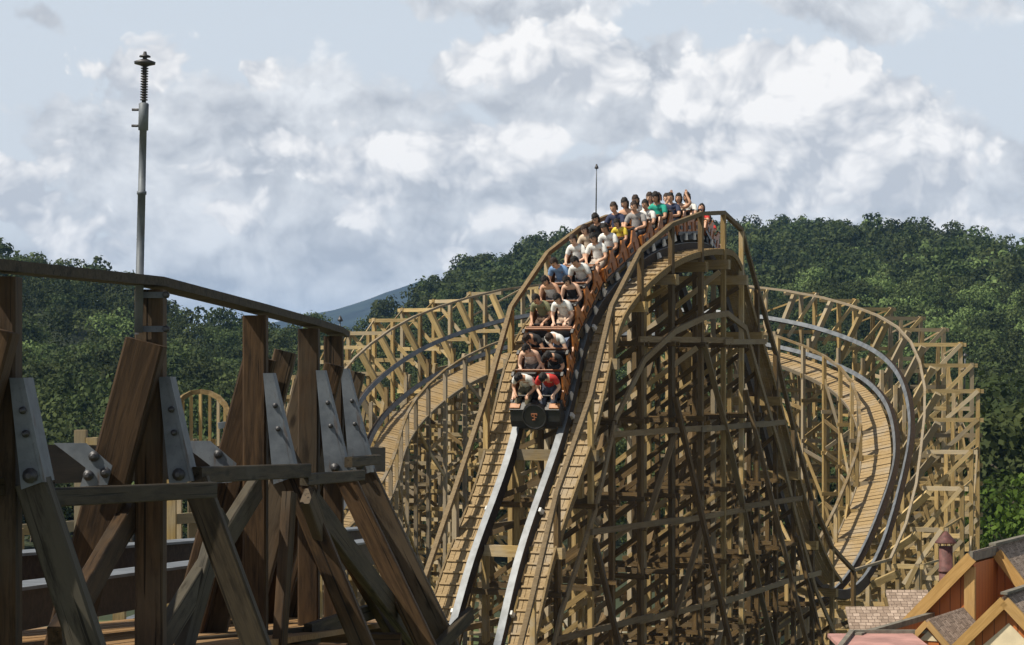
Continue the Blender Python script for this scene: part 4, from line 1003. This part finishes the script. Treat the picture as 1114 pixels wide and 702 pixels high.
def pose(kind):
    """joint positions of a seated rider: hip at the origin on the seat, y forward"""
    lean = {'bar': (0, 0), 'down': (.10, .0), 'up': (0, 0), 'oneup': (0, 0), 'reach': (.16, .08)}[kind]
    ly, lx = lean
    V = {'pelvis': ((0, -.04, .12), .155, .12), 'spine': ((lx * .3, -.06 + ly * .4, .28), .135, .11), 'chest': ((lx * .7, -.06 + ly * .9, .43), .155, .115), 'collar': ((lx, -.05 + ly * 1.15, .535), .09, .075), 'neck': ((lx, -.035 + ly * 1.35, .60), .052, .052), 'skull': ((lx * 1.05, -.01 + ly * 1.6, .66), .06, .065)}
    E = [('pelvis', 'spine'), ('spine', 'chest'), ('chest', 'collar'), ('collar', 'neck'), ('neck', 'skull')]
    for s, n in ((-1, 'l'), (1, 'r')):
        sh = Vector((lx + s * .185, -.06 + ly, .50)); up = kind == 'up' or (kind == 'oneup' and s > 0)
        if up: el, wr = sh + Vector((s * .17, .10, .10)), sh + Vector((s * .03, .06, .33)); pd, fdir, fl = Vector((0, .02, 1)), Vector((0, 1, 0)), Vector((s, 0, 0))
        elif kind == 'reach': el, wr = sh + Vector((-s * .02 - .14, .20, -.16)), sh + Vector((-s * .06 - .26, .32, -.26)); pd, fl = Vector((-.4, .8, -.25)).normalized(), Vector((s, .3, 0)).normalized()
        else: el, wr = Vector((s * .27, .10 + ly * .5, .27)), Vector((s * .155, .335, .262)); pd, fl = Vector((0, 1, .02)).normalized(), Vector((s, 0, 0))
        V['sh' + n] = (tuple(sh), .072, .068); V['el' + n] = (tuple(el), .046, .046); V['wr' + n] = (tuple(wr), .031, .027); V['pa' + n] = (tuple(wr + pd * .06), .036, .02)
        E += [('collar', 'sh' + n), ('sh' + n, 'el' + n), ('el' + n, 'wr' + n), ('wr' + n, 'pa' + n)]
        pal = wr + pd * .085; curl = Vector((0, 0, -1)) if not up else Vector((0, 1, 0))
        for j, (o, ln) in enumerate(((-.030, .055), (-.010, .064), (.010, .06), (.029, .046))):
            a = pal + fl * o; b_ = a + pd * ln * .7; c_ = b_ + (pd * .3 + curl * (.9 if not up else .3)) * ln * .7
            V['f%d%s' % (j, n)] = (tuple(a), .011, .011); V['g%d%s' % (j, n)] = (tuple(b_), .0095, .0095); V['h%d%s' % (j, n)] = (tuple(c_), .008, .008)
            E += [('pa' + n, 'f%d%s' % (j, n)), ('f%d%s' % (j, n), 'g%d%s' % (j, n)), ('g%d%s' % (j, n), 'h%d%s' % (j, n))]
        ta = wr + pd * .045 - fl * .042; tb = ta + pd * .035 - fl * .018 + curl * .02
        V['t' + n] = (tuple(ta), .012, .012); V['u' + n] = (tuple(tb), .009, .009); E += [('wr' + n, 't' + n), ('t' + n, 'u' + n)]
        V['hip' + n] = ((s * .10, .0, .10), .095, .095); V['kn' + n] = ((s * .125, .43, .11), .062, .062); V['an' + n] = ((s * .125, .60, -.17), .042, .042); V['to' + n] = ((s * .13, .74, -.185), .042, .03)
        E += [('pelvis', 'hip' + n), ('hip' + n, 'kn' + n), ('kn' + n, 'an' + n), ('an' + n, 'to' + n)]
    return V, E
def head_mesh(pos, pitch, me_out):
    """a head with brow, nose, chin and ears, appended to a bmesh"""
    bm = bmesh.new(); bmesh.ops.create_uvsphere(bm, u_segments=24, v_segments=16, radius=1)
    for v in bm.verts:
        x, y, z = v.co; w_ = 1 - .22 * max(0, -z) ** 1.3
        v.co = Vector((x * .078 * w_, y * .098 * (1 - .05 * max(0, -z)), z * .122))
        if y > .2:
            nx, nz = x, z
            v.co.y += .022 * math.exp(-((nx / .16) ** 2 + ((nz + .12) / .16) ** 2))                     # nose
            v.co.y -= .010 * math.exp(-(((abs(nx) - .36) / .2) ** 2 + ((nz - .08) / .14) ** 2))          # eye hollows
            v.co.y += .008 * math.exp(-((nx / .35) ** 2 + ((nz + .8) / .18) ** 2))                       # chin
    for s in (-1, 1):
        bmesh.ops.create_uvsphere(bm, u_segments=8, v_segments=6, radius=1, matrix=Matrix.Translation((s * .078, -.005, -.005)) @ Matrix.Diagonal((.012, .02, .032, 1)))
    M = Matrix.Translation(pos) @ Matrix.Rotation(R(pitch), 4, 'X'); bmesh.ops.transform(bm, matrix=M, verts=bm.verts)
    me_t = bpy.data.meshes.new('tmp'); bm.to_mesh(me_t); bm.free()
    bm = bmesh.new(); bm.from_mesh(me_out); bm.from_mesh(me_t); bm.to_mesh(me_out); bm.free(); bpy.data.meshes.remove(me_t)
    me_out.polygons.foreach_set('use_smooth', [True] * len(me_out.polygons)); return M
def hair_mesh(M, style, seed):
    bm = bmesh.new(); bmesh.ops.create_icosphere(bm, subdivisions=4, radius=1)
    kill = []
    for v in bm.verts:
        x, y, z = v.co
        cut = (.44 if y > .3 else (-.32 if y > -.2 else -.62)) if style == 'short' else (.30 if y > .3 else (-.75 if y > -.1 else -1.05))
        cut += mnoise.noise(Vector((x * 5 + seed, y * 5, 2.2))) * .35
        if z < cut: kill.append(v); continue
        n_ = mnoise.noise(Vector((x * 3.1 + seed, y * 3.1, z * 3.1))) * .17 + mnoise.noise(Vector((x * 9 + seed, y * 9, z * 9))) * .16
        k = (1.25 if y < 0 else 1.25 - .17 * min(1, y / .5)) + n_ * (1 if y < .3 else .5) + (.06 if style != 'short' and z < .2 else 0) + (.10 if z > .6 and style == 'wild' else 0)
        v.co = Vector((x * .078 * k, y * .10 * k, z * .122 * k + .004))
        if style == 'bob' and z < -.2: v.co.z *= 1.15
    bmesh.ops.delete(bm, geom=kill, context='VERTS')
    bmesh.ops.transform(bm, matrix=M, verts=bm.verts); me = bpy.data.meshes.new('hair'); bm.to_mesh(me); bm.free()
    me.polygons.foreach_set('use_smooth', [True] * len(me.polygons)); me.materials.append(HAIR); return me
PO = {}
def pose_set(kind):
    if kind in PO: return PO[kind]
    V, E = pose(kind); body = skin_mesh('person', V, E); sk = Vector(V['skull'][0]); pitch = {'bar': -4, 'down': -38, 'up': 8, 'oneup': 6, 'reach': -30}[kind]
    HM = head_mesh(sk + Vector((0, .025 + (.035 if pitch < -20 else 0), .075 - (.01 if pitch < -20 else 0))), pitch, body); body.materials.append(SKIN[0])
    def sub(keys, inf, name, extra=None, edges=None):
        W = {k: (V[k][0], V[k][1] + inf, V[k][2] + inf) for k in keys}
        if extra: W.update(extra)
        return skin_mesh(name, W, edges or [(a, b_) for a, b_ in E if a in W and b_ in W])
    ex = {}; ed = [('pelvis', 'spine'), ('spine', 'chest'), ('chest', 'collar')]
    for n in 'lr':
        a, b_ = Vector(V['sh' + n][0]), Vector(V['el' + n][0]); ex['slv' + n] = (tuple(a.lerp(b_, .72)), .066, .066); ed += [('collar', 'sh' + n), ('sh' + n, 'slv' + n)]
    shirt = sub(['pelvis', 'spine', 'chest', 'collar', 'shl', 'shr'], .016, 'shirt', ex, ed)
    vest = sub(['pelvis', 'spine', 'chest'], .017, 'vest', {'top': (V['chest'][0][:2] + (V['chest'][0][2] + .06,), .15, .11)}, [('pelvis', 'spine'), ('spine', 'chest'), ('chest', 'top')])
    trous = sub(['pelvis', 'hipl', 'hipr', 'knl', 'knr', 'anl', 'anr'], .014, 'trousers')
    ex2 = {}; ed2 = [('pelvis', 'hipl'), ('pelvis', 'hipr')]
    for n in 'lr': a, b_ = Vector(V['hip' + n][0]), Vector(V['kn' + n][0]); ex2['th' + n] = (tuple(a.lerp(b_, .82)), .09, .09); ed2.append(('hip' + n, 'th' + n))
    shorts = sub(['pelvis', 'hipl', 'hipr'], .016, 'shorts', ex2, ed2)
    bm = bmesh.new()
    for s in (-1, 1): bmesh.ops.create_uvsphere(bm, u_segments=8, v_segments=6, radius=1, matrix=HM @ Matrix.Translation((s * .030, .088, .012)) @ Matrix.Diagonal((.014, .008, .007, 1)))
    eyes = []
    for s in (-1, 1):
        b2 = bmesh.new(); bmesh.ops.create_uvsphere(b2, u_segments=8, v_segments=6, radius=1, matrix=HM @ Matrix.Translation((s * .030, .086, .012)) @ Matrix.Diagonal((.015, .010, .009, 1)))
        me = bpy.data.meshes.new('eye'); b2.to_mesh(me); b2.free(); me.materials.append(EYE); eyes.append(me)
    bm.free(); b2 = bmesh.new(); bmesh.ops.create_uvsphere(b2, u_segments=10, v_segments=6, radius=1, matrix=HM @ Matrix.Translation((0, .094, -.062)) @ Matrix.Diagonal((.022, .008, .009, 1)))
    mouth = bpy.data.meshes.new('mouth'); b2.to_mesh(mouth); b2.free(); mouth.materials.append(LIP)
    hair = {st: [hair_mesh(HM, st, q_) for q_ in (1.3, 6.1)] for st in ('short', 'bob', 'wild')}
    for me in (shirt, vest, trous, shorts): me.materials.append(None)
    PO[kind] = dict(body=body, shirt=shirt, vest=vest, trousers=trous, shorts=shorts, eyes=eyes, mouth=mouth, hair=hair); return PO[kind]
W_, BK, RD, GY, YL, NV, GN, BE, OL, PK, BL = (.78, .78, .76), (.018, .018, .02), (.55, .035, .03), (.30, .29, .29), (.72, .55, .06), (.03, .04, .09), (.02, .36, .27), (.62, .50, .38), (.20, .20, .11), (.62, .32, .30), (.16, .28, .50)
# rows from the front: (photo-left rider, photo-right rider) = (shirt, top kind, pose, hair, legs, label)
RIDERS = [
 (( W_, 'shirt', 'down', 'short', (.12, .10, .06), 'person in white t-shirt bowing the head in the front row'), (RD, 'shirt', 'down', 'short', (.05, .06, .09), 'person in bright red t-shirt in the front row')),
 (( (.72, .62, .58), 'vest', 'bar', 'bob', (.10, .09, .09), 'woman in pale sleeveless top in the second row'), (BK, 'shirt', 'down', 'wild', (.03, .03, .03), 'person in black top in the second row behind the red t-shirt')),
 (( BK, 'shirt', 'reach', 'wild', (.02, .02, .02), 'person in black hunched down at the rear of the front car'), (W_, 'shirt', 'reach', 'short', (.14, .18, .27), 'person in white t-shirt and jeans leaning sideways at the rear of the front car')),
 (( OL, 'shirt', 'bar', 'short', (.10, .06, .04), 'man in olive green t-shirt gripping the bar'), (W_, 'shirt', 'bar', 'bob', (.55, .40, .30), 'woman in white blouse and pale shorts beside the olive t-shirt')),
 (( W_, 'vest', 'bar', 'bob', (.08, .07, .07), 'woman in white tank top in the row behind the olive t-shirt'), (BK, 'vest', 'bar', 'bob', (.05, .05, .05), 'woman in black strapless top beside the white tank top')),
 (( BL, 'shirt', 'bar', 'short', (.2, .2, .22), 'person in blue and white t-shirt at the rear of the second car'), ((.70, .71, .70), 'shirt', 'bar', 'short', (.08, .08, .09), 'person in white t-shirt beside the blue shirted rider')),
 (( W_, 'shirt', 'bar', 'short', (.08, .08, .1), 'man in white t-shirt at the front of the third car'), (W_, 'shirt', 'bar', 'bob', (.5, .42, .36), 'woman in white blouse at the front of the third car')),
 (( BE, 'shirt', 'bar', 'bob', (.1, .1, .1), 'woman in beige t-shirt in the middle of the third car'), (W_, 'shirt', 'bar', 'short', (.05, .05, .06), 'broad man in white shirt in the middle of the third car')),
 (( BK, 'shirt', 'bar', 'wild', (.03, .03, .04), 'woman in black top with full hair beside the yellow shirt'), (YL, 'shirt', 'bar', 'bob', (.1, .1, .12), 'child in yellow t-shirt')),
 (( NV, 'shirt', 'bar', 'short', (.05, .05, .06), 'person in dark navy behind the black topped woman'), (GY, 'shirt', 'bar', 'short', (.06, .06, .07), 'man in grey t-shirt just below the crest')),
 (( BK, 'vest', 'bar', 'bob', (.04, .04, .05), 'woman in black halter top near the crest'), (W_, 'shirt', 'bar', 'short', (.1, .1, .1), 'person in white shirt behind the grey t-shirt')),
 (( W_, 'shirt', 'bar', 'bob', (.1, .1, .1), 'person in white shirt behind the black halter top'), (GN, 'shirt', 'bar', 'wild', (.05, .05, .06), 'person in teal green t-shirt rising tallest at the crest')),
 (( PK, 'vest', 'bar', 'bob', (.1, .1, .1), 'woman in pink top at the crest'), (NV, 'shirt', 'bar', 'short', (.04, .05, .08), 'man in navy shirt at the crest')),
 (( PK, 'shirt', 'bar', 'short', (.1, .1, .1), 'person in rose shirt beyond the crest'), (BE, 'vest', 'up', 'bob', (.1, .1, .1), 'woman with raised arms on the crest beyond the navy shirt')),
 (( W_, 'shirt', 'bar', 'short', (.1, .1, .1), 'short haired person in white beside the woman just past the crest'), (W_, 'shirt', 'bar', 'bob', (.1, .1, .1), 'woman in white just past the crest')),
 (( BK, 'shirt', 'bar', 'short', (.1, .1, .1), 'person in black starting down the far slope'), (RD, 'shirt', 'bar', 'bob', (.1, .1, .1), 'person in red starting down the far slope')),
 (( W_, 'shirt', 'bar', 'short', (.1, .1, .1), 'person in white on the far slope'), (RD, 'shirt', 'bar', 'short', (.1, .1, .1), 'person in red shirt lower on the far slope')),
]
def add_rider(rowi, sidei, spec):
    col, top, ps, hs, legs, lab = spec; Mc = CAR[rowi // 3]; ry = ROWY[rowi % 3]; s = random.uniform(1.14, 1.24)
    if lab.startswith('child'): s = 1.0
    if 'tallest' in lab: s = 1.25
    x = .34 if sidei == 0 else -.34                    # the car's own right is the photo's left
    D_ = pose_set(ps); M = Mc @ Matrix.Translation((x, ry, SEATZ - .005)) @ Matrix.Rotation(R(random.uniform(-6, 6)), 4, 'Z') @ Matrix.Scale(s, 4)
    o = bpy.data.objects.new('person', D_['body']); link(o); o.matrix_basis = M; tag(o, lab, 'person', 'riders on the coaster train')
    o.material_slots[0].link = 'OBJECT'; o.material_slots[0].material = random.choice(SKIN)
    def put(nm, me, mat=None):
        c = bpy.data.objects.new(nm, me); link(c, o)
        if mat: c.material_slots[0].link = 'OBJECT'; c.material_slots[0].material = mat
        return c
    put('shirt' if top == 'shirt' else 'vest', D_[top], cloth(col)); put('trousers' if max(legs) < .3 else 'shorts', D_['trousers' if max(legs) < .3 else 'shorts'], cloth(legs))
    put('hair', random.choice(D_['hair'][hs]), random.choice([HAIR, HAIR, HAIRB]))
    for e_ in D_['eyes']: put('eye', e_)
    put('mouth', D_['mouth'])
for i, (a, b_) in enumerate(RIDERS):
    if a: add_rider(i, 0, a)
    if b_: add_rider(i, 1, b_)

# ------------------------------------------------------------------ the air
def build_haze():
    hz_m = bpy.data.materials.new('air_haze'); hz_m.use_nodes = True; g = NG(hz_m.node_tree); g.n.clear()
    out = g.node('ShaderNodeOutputMaterial'); v = g.node('ShaderNodeVolumePrincipled'); v.inputs['Color'].default_value = (.27, .54, 1.0, 1); v.inputs['Density'].default_value = HAZE
    g.l.new(v.outputs[0], out.inputs['Volume'])
    x0, x1, y0, y1, z0, z1 = -9100, 9100, -1000, 9100, -3.5, 230
    vs = [(x, y, z) for z in (z0, z1) for x, y in ((x0, y0), (x1, y0), (x1, y1), (x0, y1))]
    o = mesh_obj('haze', vs, [(3, 2, 1, 0), (4, 5, 6, 7), (0, 1, 5, 4), (1, 2, 6, 5), (2, 3, 7, 6), (3, 0, 4, 7)], hz_m); o['kind'] = 'stuff'
HAZE = .0001
build_haze()
